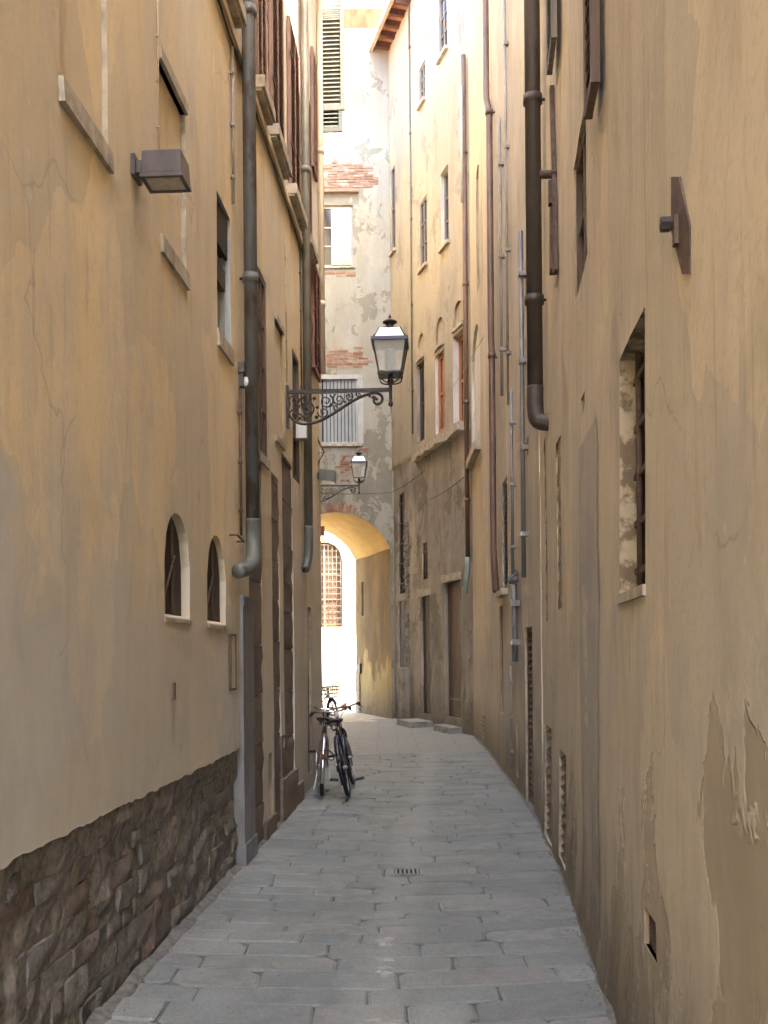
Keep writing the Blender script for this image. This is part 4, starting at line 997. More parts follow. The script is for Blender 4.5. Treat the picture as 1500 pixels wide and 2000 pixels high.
# the end faces of each house, running back from the alley
def ends(w, b, H, mat, D=9.0):
    for e in (0.0, w.L):
        mb = MB(); g = w.pos(e, 0, 0); nn = w.nrm(e)
        P = lambda o, h: (g.x + nn.x * o, g.y + nn.y * o, h)
        mb.q(P(.004, -.1), P(-D, -.1), P(-D, H + .02), P(.004, H + .02)).build('side_wall', mat, b)
ends(WL, b1, HL, 'ochre_near'); ends(WL2, b2, HL2, 'ochre_bend'); ends(WR, b3, HR, 'tan'); ends(WR2, b4, HR2, 'cream'); ends(WR3, b5, HR3, 'yellow', 8); ends(WS, b6, HS, 'stone_house', 6)
MB().q((.235, 24.295, -.1), (.235, 24.295, HE), (-.70, 27.3, HE2), (-.70, 27.3, -.1)).build('side_wall', 'end', b7)
# ------------------------------------------------------------------ downpipes
def pipe(name, label, pts, r, mat, collars=(), elbow=None, elbow_mat=None, group=None, n=12, w=None):
    t = thing(name, label, 'pipe', tuple(pts[-1]), group)
    MB().tube(pts, r, n).build('pipe', mat, t, True)
    for c in collars:
        MB().tube([c - Vector((0, 0, .035)), c + Vector((0, 0, .035))], r * 1.22, n).build('collar', mat, t, True)
        if w is not None:
            uu = w[1]; q = w[0].pos(uu, c.z, 0)
            MB().tube([c, q], .011, 6).build('bracket', 'iron', t, True)
    if elbow: MB().tube(elbow, [r * 1.06] * (len(elbow) - 1) + [r * 1.02], n).build('elbow', elbow_mat or mat, t, True)
    return t
def onw(w, px, py, o): a, h = w.hit(px, py, o); return w.pos(a, h, o)
def vert(w, px, py, o, hs): a = w.hit(px, py, o)[0]; return a, [w.pos(a, h, o) for h in hs]
def smooth_path(pts, n=5):
    out = []
    P = [pts[0]] + list(pts) + [pts[-1]]
    for i in range(1, len(P) - 2):
        a, b, c, d = P[i - 1], P[i], P[i + 1], P[i + 2]
        for k in range(n):
            t = k / n; out.append(0.5 * ((2 * b) + (-a + c) * t + (2 * a - 5 * b + 4 * c - d) * t * t + (-a + 3 * b - 3 * c + d) * t ** 3))
    return out + [Vector(pts[-1])]
# grey one on the ochre building
a, pp_ = vert(WL, 490, 600, .085, [HL + .2, 0])
hb = WL.hit(490, 1020, .085)[1]
hj = WL.hit(490, 545, .085)[1]
P0 = WL.pos(a, HL + .2, .085); P1 = WL.pos(a, hb, .085)
el = smooth_path([P1 + Vector((0, 0, .04)), P1 - Vector((0, 0, .12)), WL.pos(a - .10, hb - .29, .10), WL.pos(a - .27, hb - .37, .085), WL.pos(a - .42, hb - .40, .05)])
pipe('downpipe', 'thick grey downpipe with a pale green elbow on the ochre building', [P0, P1], .052, 'pipe_grey', [WL.pos(a, hj, .085), WL.pos(a, WL.hit(490, 40, .085)[1], .085)], el, 'verdigris', w=(WL, a))
# its square metal cover below
ua, ub = uB - .01, u(WL, 490, 1400)
cv = tag(MB().wbox(WL, ua, ub, .0, WL.hit(474, 1175)[1], -.06, .03).build('pipe_cover', 'zinc'), 'flat grey metal cover strip rising from the street beside the stone base', 'pipe cover')
MB().wbox(WL, ua - .02, ub + .02, -.04, .16, -.06, .045).build('foot', 'zinc', cv)
MB().wbox(WL, ua - .01, ub + .01, WL.hit(474, 1185)[1], WL.hit(474, 1165)[1], -.06, .038).build('cap', 'zinc', cv)
# olive pipe further on
a, _ = vert(WL, 599, 600, .07, [0]); hb = WL.hit(600, 1030, .07)[1]; P1 = WL.pos(a, hb, .07)
pipe('downpipe', 'olive brown downpipe beyond the lantern arm with a curved green foot', [WL.pos(a, HL + .2, .07), P1], .048, 'pipe_olive', [WL.pos(a, WL.hit(600, 345, .07)[1], .07)],
     smooth_path([P1 + Vector((0, 0, .03)), P1 - Vector((0, 0, .2)), P1 + Vector((-.01, -.03, -.34)), WL.pos(a - .12, hb - .47, .04)]), 'verdigris', w=(WL, a))
a = WL.L - .05
pipe('downpipe', 'slim cream painted downpipe at the end corner of the ochre building', [WL.pos(a, HL + .2, .05), WL.pos(a, WL.hit(627, 740)[1], .05)], .036, 'pipe_pale', [WL.pos(a, WL.hit(627, y)[1], .05) for y in (330, 610)], w=(WL, a))
# dark pipe on the tan building
a = WR.hit(1043, 500, .10)[0]; hb = WR.hit(1043, 770, .10)[1]; P1 = WR.pos(a, hb, .10)
a = min(a, WR.L - .02); P1 = WR.pos(a, hb, .10)
pipe('downpipe', 'thick near-black downpipe bending into the tan wall halfway up', [WR.pos(a, HR + .2, .10), P1], .064, 'pipe_dark', [WR.pos(a, WR.hit(1043, y, .10)[1], .10) for y in (175, 590)],
     smooth_path([P1 + Vector((0, 0, .03)), P1 - Vector((0, 0, .14)), WR.pos(a - .02, hb - .25, .08), WR.pos(a - .06, hb - .28, -.03)]), 'pipe_dark', w=(WR, a))
# brown pipe with two doglegs
pts = [onw(WR2, 944, -80, .08), onw(WR2, 948, 275, .08), onw(WR2, 957, 310, .08), onw(WR2, 964, 690, .08), onw(WR2, 968, 720, .08), onw(WR2, 972, 1090, .08), onw(WR2, 985, 1160, .07)]
a = WR2.hit(957, 400, .08)[0]
pz = [WR2.pos(a + .5, HR2 + .2, .08), WR2.pos(a + .5, WR2.hit(950, 270)[1], .08), WR2.pos(a, WR2.hit(955, 300)[1], .08), WR2.pos(a, WR2.hit(962, 690)[1], .08), WR2.pos(a - .08, WR2.hit(965, 720)[1], .08), WR2.pos(a - .08, WR2.hit(968, 1080)[1], .08), WR2.pos(a - .45, WR2.hit(980, 1155)[1], .08)]
pipe('downpipe', 'brown copper downpipe with two kinks on the pale cream building', pz, .046, 'pipe_brown', [pz[2], pz[4]], n=10, w=(WR2, a))
# pipe on the old house corner
a = .09
pipe('downpipe', 'brown downpipe at the corner of the old house ending in a pale green elbow', [WS.pos(a, WS.hit(912, 108)[1], .07), WS.pos(a, WS.hit(914, 1095)[1], .07)], .046, 'pipe_brown', [WS.pos(a, WS.hit(912, y)[1], .07) for y in (300, 560, 790, 980)],
     [WS.pos(a, WS.hit(914, 1090)[1], .07), WS.pos(a, WS.hit(914, 1108)[1], .075), WS.pos(a - .10, WS.hit(918, 1158)[1], .16)], 'pale_verdigris', w=(WS, a))
MB_ = MB().tube([WS.pos(a - .03, WS.hit(912, 170)[1], .13), WS.pos(a - .03, WS.hit(912, 400)[1], .13)], .03, 8)
tag(MB_.build('wrapped_cable', 'white_paint', None, True), 'bundle of whitish wrapped cable beside the pipe on the old house corner', 'cable')
# conduits
def conduit(label, w, px, y0, y1, r, mat, o=.03, clips=3, lean=0.0):
    a = w.hit(px, (y0 + y1) / 2, o)[0]; h1, h0 = w.hit(px, y0, o)[1], w.hit(px, y1, o)[1]
    t = thing('conduit', label, 'conduit', tuple(w.pos(a, h0, o)))
    MB().tube([w.pos(a - lean, h0, o), w.pos(a, (h0 + h1) / 2, o), w.pos(a + lean, h1, o)], r, 8).build('tube', mat, t, True)
    for i in range(clips):
        h = h0 + (h1 - h0) * (i + .5) / clips
        MB().wbox(w, a - r * 2, a + r * 2, h - r, h + r, 0, o + r * 1.15).build('clip', mat, t)
    return t
conduit('thin pale cable running down to the box lamp', WL, 309, -60, 290, .004, 'cable_pale', .012, 4)
conduit('thin grey conduit just before the thick grey downpipe, high on the ochre wall', WL, 455, 95, 395, .010, 'conduit', .02, 3)
conduit('brown rusty conduit below the small wall sensor', WL, 470, 760, 1045, .010, 'rust', .02, 3)
conduit('thin ochre cable between the lantern arm and the shuttered windows', WL, 559, 480, 745, .006, 'cable_pale', .012, 5)
conduit('dark cable pair beside the olive downpipe', WL, 588, 500, 790, .009, 'cable', .015, 4)
conduit('slim grey pipe on the cream building next to the kinked brown downpipe', WR2, 978, 215, 780, .020, 'conduit', .05, 3)
conduit('very slim straight grey pipe high on the cream building', WR2, 989, -40, 800, .015, 'conduit', .04, 4)
conduit('long dark grey conduit down the cream building beyond the near-black pipe', WR2, 1020, 440, 1130, .024, 'zinc', .05, 4)
conduit('short grey metal guard pipe near the street on the cream building', WR2, 1005, 1140, 1292, .034, 'zinc', .06, 2)
conduit('thin low grey pipe standing on the street by the cream building', WR2, 998, 1300, 1500, .014, 'conduit', .03, 3)
conduit('grey pipe running from mid height to the louvred shutter on the cream building', WR2, 1000, 760, 1130, .018, 'zinc', .05, 3)
conduit('thin dark cable along the corner strip of the old house', WS, 802, 0, 850, .018, 'pipe_olive', .03, 5)
# gas meter fitting
gm = thing('pipe_fitting', 'cluster of grey pipe joints under the louvred shutter of the cream building', 'pipe fitting', tuple(onw(WR2, 1003, 1130, .06)))
c = onw(WR2, 1003, 1128, .06)
MB().tube([c + Vector((0, -.25, .03)), c + Vector((0, .25, -.03))], .022, 8).build('cross_pipe', 'zinc', gm, True)
for k in (-.18, 0, .18): MB().lathe(c + Vector((0, k, -.03)), [(.03, -.03), (.04, 0), (.03, .06)], 10).build('joint', 'zinc', gm, True)

# cables
def cable(label, pts, r=.006, mat='cable', sag=0.0):
    P = []
    for a, b in zip(pts, pts[1:]):
        for i in range(8):
            t = i / 8; p = Vector(a).lerp(Vector(b), t); p.z -= sag * 4 * t * (1 - t); P.append(p)
    P.append(Vector(pts[-1])); return tag(MB().tube(P, r, 5).build('cable', mat, None, True), label, 'cable')
cable('sagging dark cable slung across the crumbling render of the old house', [WS.pos(.15, WS.hit(906, 932)[1], .04), WS.pos(2.7, WS.hit(812, 990)[1], .04)], .010, sag=.05)
cable('dark cable from the old house corner to the arch building under the small lantern', [WS.pos(2.9, WS.hit(808, 935)[1], .05), WS.pos(WS.L - .1, WS.hit(768, 962)[1], .06), (-1.9, 24.2, eh(962))], .009, sag=.04)
cable('thin pale wire strung from the old house window to the brown kinked pipe', [WS.pos(2.2, WS.hit(822, 830)[1], .08), WR2.pos(WR2.hit(962, 655)[0], WR2.hit(962, 655)[1], .12)], .004, 'conduit', .08)
cb = thing('cable_bundle', 'bundle of black cables clipped along the string course of the ochre building', 'cable', tuple(WL.pos(6, HSTR, .05)))
for k in range(3):
    P = []; n = 60
    for i in range(n + 1):
        uu = .2 + (u(WL, 592, 475) - .2) * i / n; P.append(WL.pos(uu, HSTR - .085 - .02 * k + .012 * fbm(uu * 2, k, 1), .03 + .008 * fbm(uu * 3, k, 7)))
    if k == 0:
        P += [WL.pos(u(WL, 592, 475), HSTR - .4, .02), WL.pos(u(WL, 592, 475), HSTR - 1.5, .02)]
    MB().tube(P, .008, 5).build('cable_strand', 'cable' if k != 1 else 'cable_pale', cb, True)

# ------------------------------------------------------------------ street lanterns
def lantern():
    """wall at x = 0, arm along +x, origin at the arm's root"""
    t = thing('street_lantern', 'large four-sided street lantern on a scrolled iron arm', 'lantern', (0, 0, 0))
    arm = MB(); arm.box(0, 1.03, -.02, .02, -.018, .018); ar = arm.build('arm', 'iron', t)
    MB().box(-.02, .012, -.05, .05, -.36, .06).build('wall_plate', 'iron', ar)
    def sc(pts, r, n=6): MB().tube(smooth_path([Vector((x, 0, z)) for x, z in pts], 5), r, n).build('scroll', 'iron', t, True)
    sc([(.02, -.10), (.005, -.2), (.06, -.29), (.17, -.325), (.32, -.30), (.48, -.215), (.64, -.115), (.78, -.05), (.90, -.03), (.955, -.07), (.945, -.125), (.90, -.14), (.87, -.11), (.89, -.085), (.91, -.10)], .015)
    def spiral(cx, cz, r0, turns, a0, sgn=1, rr=.009, tail=None):
        P = []
        n = int(12 * turns)
        for i in range(n + 1):
            k = i / n; a = a0 + sgn * 2 * math.pi * turns * k; rad = r0 * (1 - .82 * k); P.append((cx + rad * math.cos(a), cz + rad * math.sin(a)))
        if tail: P = [tail] + P
        MB().tube([Vector((x, 0, z)) for x, z in P], [rr * (1 - .3 * i / len(P)) for i in range(len(P))], 6).build('scroll', 'iron', t, True)
    spiral(.19, -.165, .115, 1.7, R(90), 1, .011); spiral(.19, -.165, .06, 1.0, R(-40), -1, .010)
    spiral(.07, -.08, .055, 1.5, R(200), -1); spiral(.06, -.23, .05, 1.4, R(90), 1); spiral(.39, -.10, .075, 1.6, R(60), -1); spiral(.36, -.21, .06, 1.4, R(180), 1)
    spiral(.52, -.085, .065, 1.5, R(120), 1); spiral(.49, -.165, .035, 1.2, R(0), -1); spiral(.62, -.06, .045, 1.4, R(60), -1); spiral(.72, -.04, .03, 1.2, R(100), 1)
    for (x, z, s) in ((.19, -.165, .035), (.27, -.07, .026), (.29, -.26, .026), (.44, -.14, .024), (.58, -.11, .02), (.30, -.16, .022), (.11, -.14, .022), (.12, -.27, .022), (.87, -.075, .03), (.83, -.055, .022)):
        P = [Vector((x + s * (1 if k % 2 else .5) * math.cos(k * R(36)), 0, z + s * (1 if k % 2 else .5) * math.sin(k * R(36)))) for k in range(10)]
        mb = MB(); mb.v = [p + Vector((0, -.010, 0)) for p in P] + [p + Vector((0, .010, 0)) for p in P] + [Vector((x, -.018, z)), Vector((x, .018, z))]
        mb.f = [(k, (k + 1) % 10, 20) for k in range(10)] + [(10 + (k + 1) % 10, 10 + k, 21) for k in range(10)] + [(k, 10 + k, 10 + (k + 1) % 10, (k + 1) % 10) for k in range(10)]
        mb.build('rosette', 'iron', t)
    # post
    X = 1.04
    MB().lathe((X, 0, 0), [(.006, -.17), (.020, -.16), (.024, -.145), (.022, -.125), (.012, -.115), (.014, -.09), (.016, 0), (.016, .06), (.034, .085), (.022, .11), (.030, .16), (.026, .17)], 10).build('post', 'iron', t, True)
    def sq(h0, w0, h1, w1): return [(X - w0, -w0, h0), (X + w0, -w0, h0), (X + w0, w0, h0), (X - w0, w0, h0), (X - w1, -w1, h1), (X + w1, -w1, h1), (X + w1, w1, h1), (X - w1, w1, h1)]
    zb, zt = .155, .455; wb, wt = .112, .165
    cg = MB().hexa(sq(zb - .012, wb + .012, zb + .006, wb + .012)).build('base_ring', 'iron', t)
    for sx in (-1, 1):
        for sy in (-1, 1):
            MB().tube(smooth_path([Vector((X + sx * wb, sy * wb, zb)), Vector((X + sx * wb * .9, sy * wb * .9, zb - .05)), Vector((X + sx * .06, sy * .06, zb - .08)), Vector((X + sx * .014, sy * .014, zb - .095))], 4), .007, 6).build('cradle_rod', 'iron', cg, True)
            MB().tube([Vector((X + sx * wb, sy * wb, zb)), Vector((X + sx * wt, sy * wt, zt))], .009, 6).build('corner_rod', 'iron', t)
            MB().lathe((X + sx * .152, sy * .152, zt + .035), [(.004, -.01), (.010, .005), (.007, .02), (.002, .03)], 8).build('knob', 'iron', t, True)
    for (dx, dy) in ((1, 0), (-1, 0), (0, 1), (0, -1)):
        e = Vector((dy, dx, 0))
        def pt(wd, z): return [Vector((X, 0, z)) + Vector((dx, dy, 0)) * wd + e * s * wd for s in (-1, 1)]
        a, b = pt(wb - .004, zb + .01); c, d = pt(wt - .004, zt)
        nn = Vector((dx, dy, 0)) * .003
        mb = MB(); mb.hexa([a, b, d, c, a - nn, b - nn, d - nn, c - nn]); mb.build('pane', 'lamp_glass', t)
    rim = MB().hexa(sq(zt, wt + .020, zt + .032, wt + .020)).build('rim', 'lamp_blue', t)
    MB().hexa(sq(zt + .032, wt - .012, zt + .142, .102)).build('lamp_roof', 'lamp_white', t)
    for sx in (-1, 1):
        for sy in (-1, 1): MB().tube([Vector((X + sx * (wt - .010), sy * (wt - .010), zt + .032)), Vector((X + sx * .104, sy * .104, zt + .143))], .006, 5).build('ridge_rod', 'iron', rim)
    MB().lathe((X, 0, zt + .142), [(.112, 0), (.112, .01), (.05, .016), (.036, .05), (.045, .062), (.072, .076), (.074, .086), (.04, .104), (.02, .118), (.012, .13), (.016, .138), (.006, .15), (.002, .17)], 14).build('finial', 'iron', t, True)
    MB().lathe((X, 0, zb + .03), [(.04, 0), (.045, .04), (.058, .045), (.058, .20), (.045, .215)], 14).build('lamp_tube', 'opal', t, True)
    return t
lamp = lantern()
ang = -math.atan2(.0519, 1)
def place(o, p, rz): o.location = p; o.rotation_euler = (0, 0, rz)
lamp2 = copy_tree(lamp)
pl = WL.hit(560, 766); place(lamp, WL.pos(pl[0], pl[1], .01), ang)
lamp['label'] = 'large four-sided street lantern on a scrolled iron arm over the bicycles'
lz = at(660, 949, 20.9).z
place(lamp2, WL2.pos(WL2.uZ(20.9), lz, .01), .0)
lamp2['label'] = 'smaller looking second street lantern hanging in front of the arch wall'
for o in (lamp, lamp2): o['group'] = 'street lanterns on iron arms'

# ------------------------------------------------------------------ fittings on the ochre wall
a, h = WL.hit(258, 325)
t = thing('wall_lamp', 'brown grey metal box lamp with dusty glass below, jutting from the ochre wall', 'wall lamp', tuple(WL.pos(a, h, 0)))
Pw = lambda du, dh, o: WL.pos(a + du, h + dh, o)
MB().wbox(WL, a - .03, a + .10, h - .05, h + .05, -.01, .022).build('mount_plate', 'lamp_paint', t)
MB().wbox(WL, a, a + .07, h - .03, h + .03, .022, .05).build('bracket', 'lamp_paint', t)
bx = MB(); L0, L1 = .045, .255
bx.hexa([Pw(-.02, -.045, L0), Pw(.16, -.045, L0), Pw(.16, -.045, L1), Pw(-.02, -.045, L1), Pw(-.012, .075, L0 + .006), Pw(.152, .075, L0 + .006), Pw(.152, .075, L1 - .006), Pw(-.012, .075, L1 - .006)])
hs_ = bx.build('housing', 'lamp_paint', t)
bv = hs_.modifiers.new('edge', 'BEVEL'); bv.width = .008; bv.segments = 2
MB().wbox(WL, a + .0, a + .14, h - .058, h - .046, L0 + .02, L1 - .02).build('diffuser', 'diffuser', t)
for (u0_, u1_, o0_, o1_) in ((-.022, .0, L0 - .002, L1 + .002), (.14, .162, L0 - .002, L1 + .002), (.0, .14, L0 - .002, L0 + .018), (.0, .14, L1 - .018, L1 + .002)):
    MB().wbox(WL, a + u0_, a + u1_, h - .062, h - .042, o0_, o1_).build('rim', 'lamp_paint', t)
# small sensor with conduit
a, h = WL.hit(467, 725)
t = thing('wall_sensor', 'small brown box with a pale globe fixed beside the thick grey downpipe', 'sensor', tuple(WL.pos(a, h, 0)))
MB().wbox(WL, a - .05, a + .06, h - .02, h + .06, 0, .05).build('box', 'lamp_paint', t)
MB().wbox(WL, a - .03, a + .05, h - .12, h - .02, 0, .035).build('bracket', 'lamp_paint', t)
MB().lathe(WL.pos(a + .02, h - .075, .05), [(.004, -.04), (.022, -.03), (.026, 0), (.02, .03), (.006, .035)], 10).build('globe', 'plastic_white', t, True)
# rod over the niche
a, h = WL.hit(447, 1045)
t = thing('wall_rod', 'short rusty rod bracket above the second arched niche', 'bracket', tuple(WL.pos(a, h, 0)))
MB().tube([WL.pos(a, h, .005), WL.pos(a, h, .06)], .008, 6).build('pin', 'rust', t); MB().tube([WL.pos(a, h, .06), WL.pos(a + .25, h - .02, .06)], .009, 6).build('rod', 'rust', t)
MB().tube([WL.pos(a + .25, h - .02, .005), WL.pos(a + .25, h - .02, .06)], .008, 6).build('pin', 'rust', t)
# framed plate
o = op(WL, 447, 1242, 1345, 456, .02)
t = thing('wall_plate', 'small tall framed plate low on the ochre wall below the second niche', 'plate', tuple(WL.pos(o['u0'], o['h0'], 0)))
MB().wbox(WL, o['u0'], o['u1'], o['h0'], o['h1'], -.01, .012).build('plate', 'ochre_near', t)
for (aa, bb, cc, dd) in ((o['u0'] - .015, o['u0'], o['h0'] - .015, o['h1'] + .015), (o['u1'], o['u1'] + .015, o['h0'] - .015, o['h1'] + .015), (o['u0'], o['u1'], o['h0'] - .015, o['h0']), (o['u0'], o['u1'], o['h1'], o['h1'] + .015)):
    MB().wbox(WL, aa, bb, cc, dd, -.01, .02).build('frame', 'rust', t)
# keyhole-shaped slot cover
a, h = WL.hit(337, 1350)
tag(MB().wquad(WL, [(a - .015, h - .05), (a + .015, h - .045), (a + .02, h + .05), (a - .01, h + .045)], -.01, .014).build('wall_clamp', 'rust'), 'small dark iron clamp in the grey patch below the first niche', 'clamp')
# junction box and floodlight
a, h = WL.hit(590, 842, .06)
t = thing('junction_box', 'white plastic junction box hanging under the lantern arm', 'box', tuple(WL.pos(a, h, 0)))
MB().wbox(WL, a - .05, a + .05, h - .09, h + .09, .0, .11).build('case', 'plastic_white', t); MB().wbox(WL, a - .055, a + .055, h - .095, h - .085, .0, .115).build('lid', 'plastic_grey', t)
MB().tube([WL.pos(a, h + .09, .06), WL.pos(a, h + .2, .06)], .012, 6).build('lead', 'conduit', t)
MB().tube([WL.pos(a + .02, h - .09, .05), WL.pos(a + .02, h - .9, .03)], .008, 6).build('lead', 'conduit', t)
a, h = WL.uZ(12.75), at(620, 930, 12.75).z
t = thing('floodlight', 'dark grey boxy floodlight at the corner beside the second lantern', 'floodlight', tuple(WL.pos(a, h, 0)))
b_ = MB().hexa([WL.pos(a - .1, h - .06, .02), WL.pos(a + .1, h - .06, .02), WL.pos(a + .1, h - .085, .22), WL.pos(a - .1, h - .085, .22), WL.pos(a - .1, h + .075, .02), WL.pos(a + .1, h + .075, .02), WL.pos(a + .1, h + .055, .22), WL.pos(a - .1, h + .055, .22)]).build('housing', 'plastic_grey', t)
MB().hexa([WL.pos(a - .09, h - .075, .04), WL.pos(a + .09, h - .075, .04), WL.pos(a + .09, h - .095, .2), WL.pos(a - .09, h - .095, .2), WL.pos(a - .09, h - .066, .04), WL.pos(a + .09, h - .066, .04), WL.pos(a + .09, h - .083, .2), WL.pos(a - .09, h - .083, .2)]).build('lens', 'plastic_white', t)
MB().wbox(WL, a - .03, a + .03, h - .04, h + .04, -.01, .02).build('mount', 'iron', t)
# wire frame brackets above it
t = thing('wire_bracket', 'folded rusty iron bracket with wires above the dark floodlight', 'bracket', tuple(WL.pos(WL.L - .15, at(622, 870, 12.8).z, 0)))
c = lambda px, py, Y=12.75: at(px, py, Y)
MB().tube([c(614, 826), c(622, 862), c(633, 883)], .010, 5).build('strut', 'rust', t); MB().tube([c(633, 883), c(622, 903), c(618, 925)], .010, 5).build('strut', 'rust', t); MB().tube([c(618, 835), c(619, 925)], .009, 5).build('strut', 'rust', t)
for y in (862, 884, 903): MB().tube([c(610, y), c(636 if y == 884 else 626, y)], .005, 5).build('wire', 'rust', t)
# red box on the arch's far side
tag(MB().box(-1.62, -1.42, 24.0, 24.22, eh(1048), eh(1030)).build('alarm_box', 'plastic_red'), 'small dull red box beside the crown of the archway', 'box')

# ------------------------------------------------------------------ ironwork on the tan wall
def wallP(px, py, o): a_, h_ = WR.hit(px, py); return a_, h_
t = thing('wall_anchor', 'big slanted iron tie plate with a protruding bolt on the tan wall', 'iron anchor', tuple(WR.pos(*WR.hit(1340, 440), 0)))
q = [WR.hit(1320, 345), WR.hit(1335, 345), WR.hit(1357, 440), WR.hit(1357, 535), WR.hit(1342, 535), WR.hit(1320, 450)]
mb = MB(); n = 6
mb.v = [WR.pos(x, y, .002) for x, y in q] + [WR.pos(x, y, .014) for x, y in q]
mb.f = [tuple(range(6)), tuple(range(11, 5, -1))] + [(i, (i + 1) % 6, 6 + (i + 1) % 6, 6 + i) for i in range(6)]
mb.build('tie_plate', 'rust', t)
a, h = WR.hit(1330, 437)
MB().tube([WR.pos(a, h, -.01), WR.pos(a, h, .056)], .017, 10).build('bolt', 'iron', t); MB().tube([WR.pos(a, h, .030), WR.pos(a, h, .056)], .021, 6).build('nut', 'iron', t)
MB().wbox(WR, a - .04, a - .01, h - .07, h + .01, .014, .026).build('wedge', 'rust', t)
t = thing('wall_anchor', 'tall thin rusty tie bar with a knob beside the near-black downpipe', 'iron anchor', tuple(WR.pos(*WR.hit(1085, 340), 0)))
a, h = WR.hit(1087, 340); hT, hB = WR.hit(1087, 145)[1], WR.hit(1087, 545)[1]
MB().wquad(WR, [(a - .04, h), (a + .01, h), (a + .14, hT), (a + .07, hT)], .005, .035).build('bar', 'rust', t)
MB().wquad(WR, [(a - .12, hB), (a - .02, hB), (a + .02, h), (a - .03, h)], .005, .035).build('bar', 'rust', t)
MB().wquad(WR, [(a + .02, hB + .06), (a + .10, hB + .04), (a + .03, hB + .55), (a + .01, hB + .5)], .005, .05).build('wedge', 'rust', t)
MB().tube([WR.pos(a, h, .0), WR.pos(a, h, .12)], .03, 10).build('knob', 'rust', t, True); MB().wbox(WR, a - .03, a + .03, h - .22, h - .05, .03, .06).build('wedge', 'rust', t)

# ------------------------------------------------------------------ drain
x, y = gpt(795, 1697); z = zst(x, y) + .010
t = thing('drain_grate', 'small rectangular iron drain grate set in the middle of the street', 'drain', (x, y, z))
fr = MB(); W_, D_ = .095, .085
for (a0, a1, b0, b1_) in ((-W_ - .02, -W_, -D_ - .02, D_ + .02), (W_, W_ + .02, -D_ - .02, D_ + .02), (-W_, W_, -D_ - .02, -D_), (-W_, W_, D_, D_ + .02)): fr.box(x + a0, x + a1, y + b0, y + b1_, z - .02, z + .003)
fr.build('frame', 'zinc', t)
for i in range(6): MB().box(x - W_ + .032 * i + .006, x - W_ + .032 * i + .022, y - D_, y + D_, z - .02, z).build('bar', 'zinc', t)
MB().q((x - W_, y - D_, z - .006), (x + W_, y - D_, z - .006), (x + W_, y + D_, z - .006), (x - W_, y + D_, z - .006)).build('pit', 'dark', t)

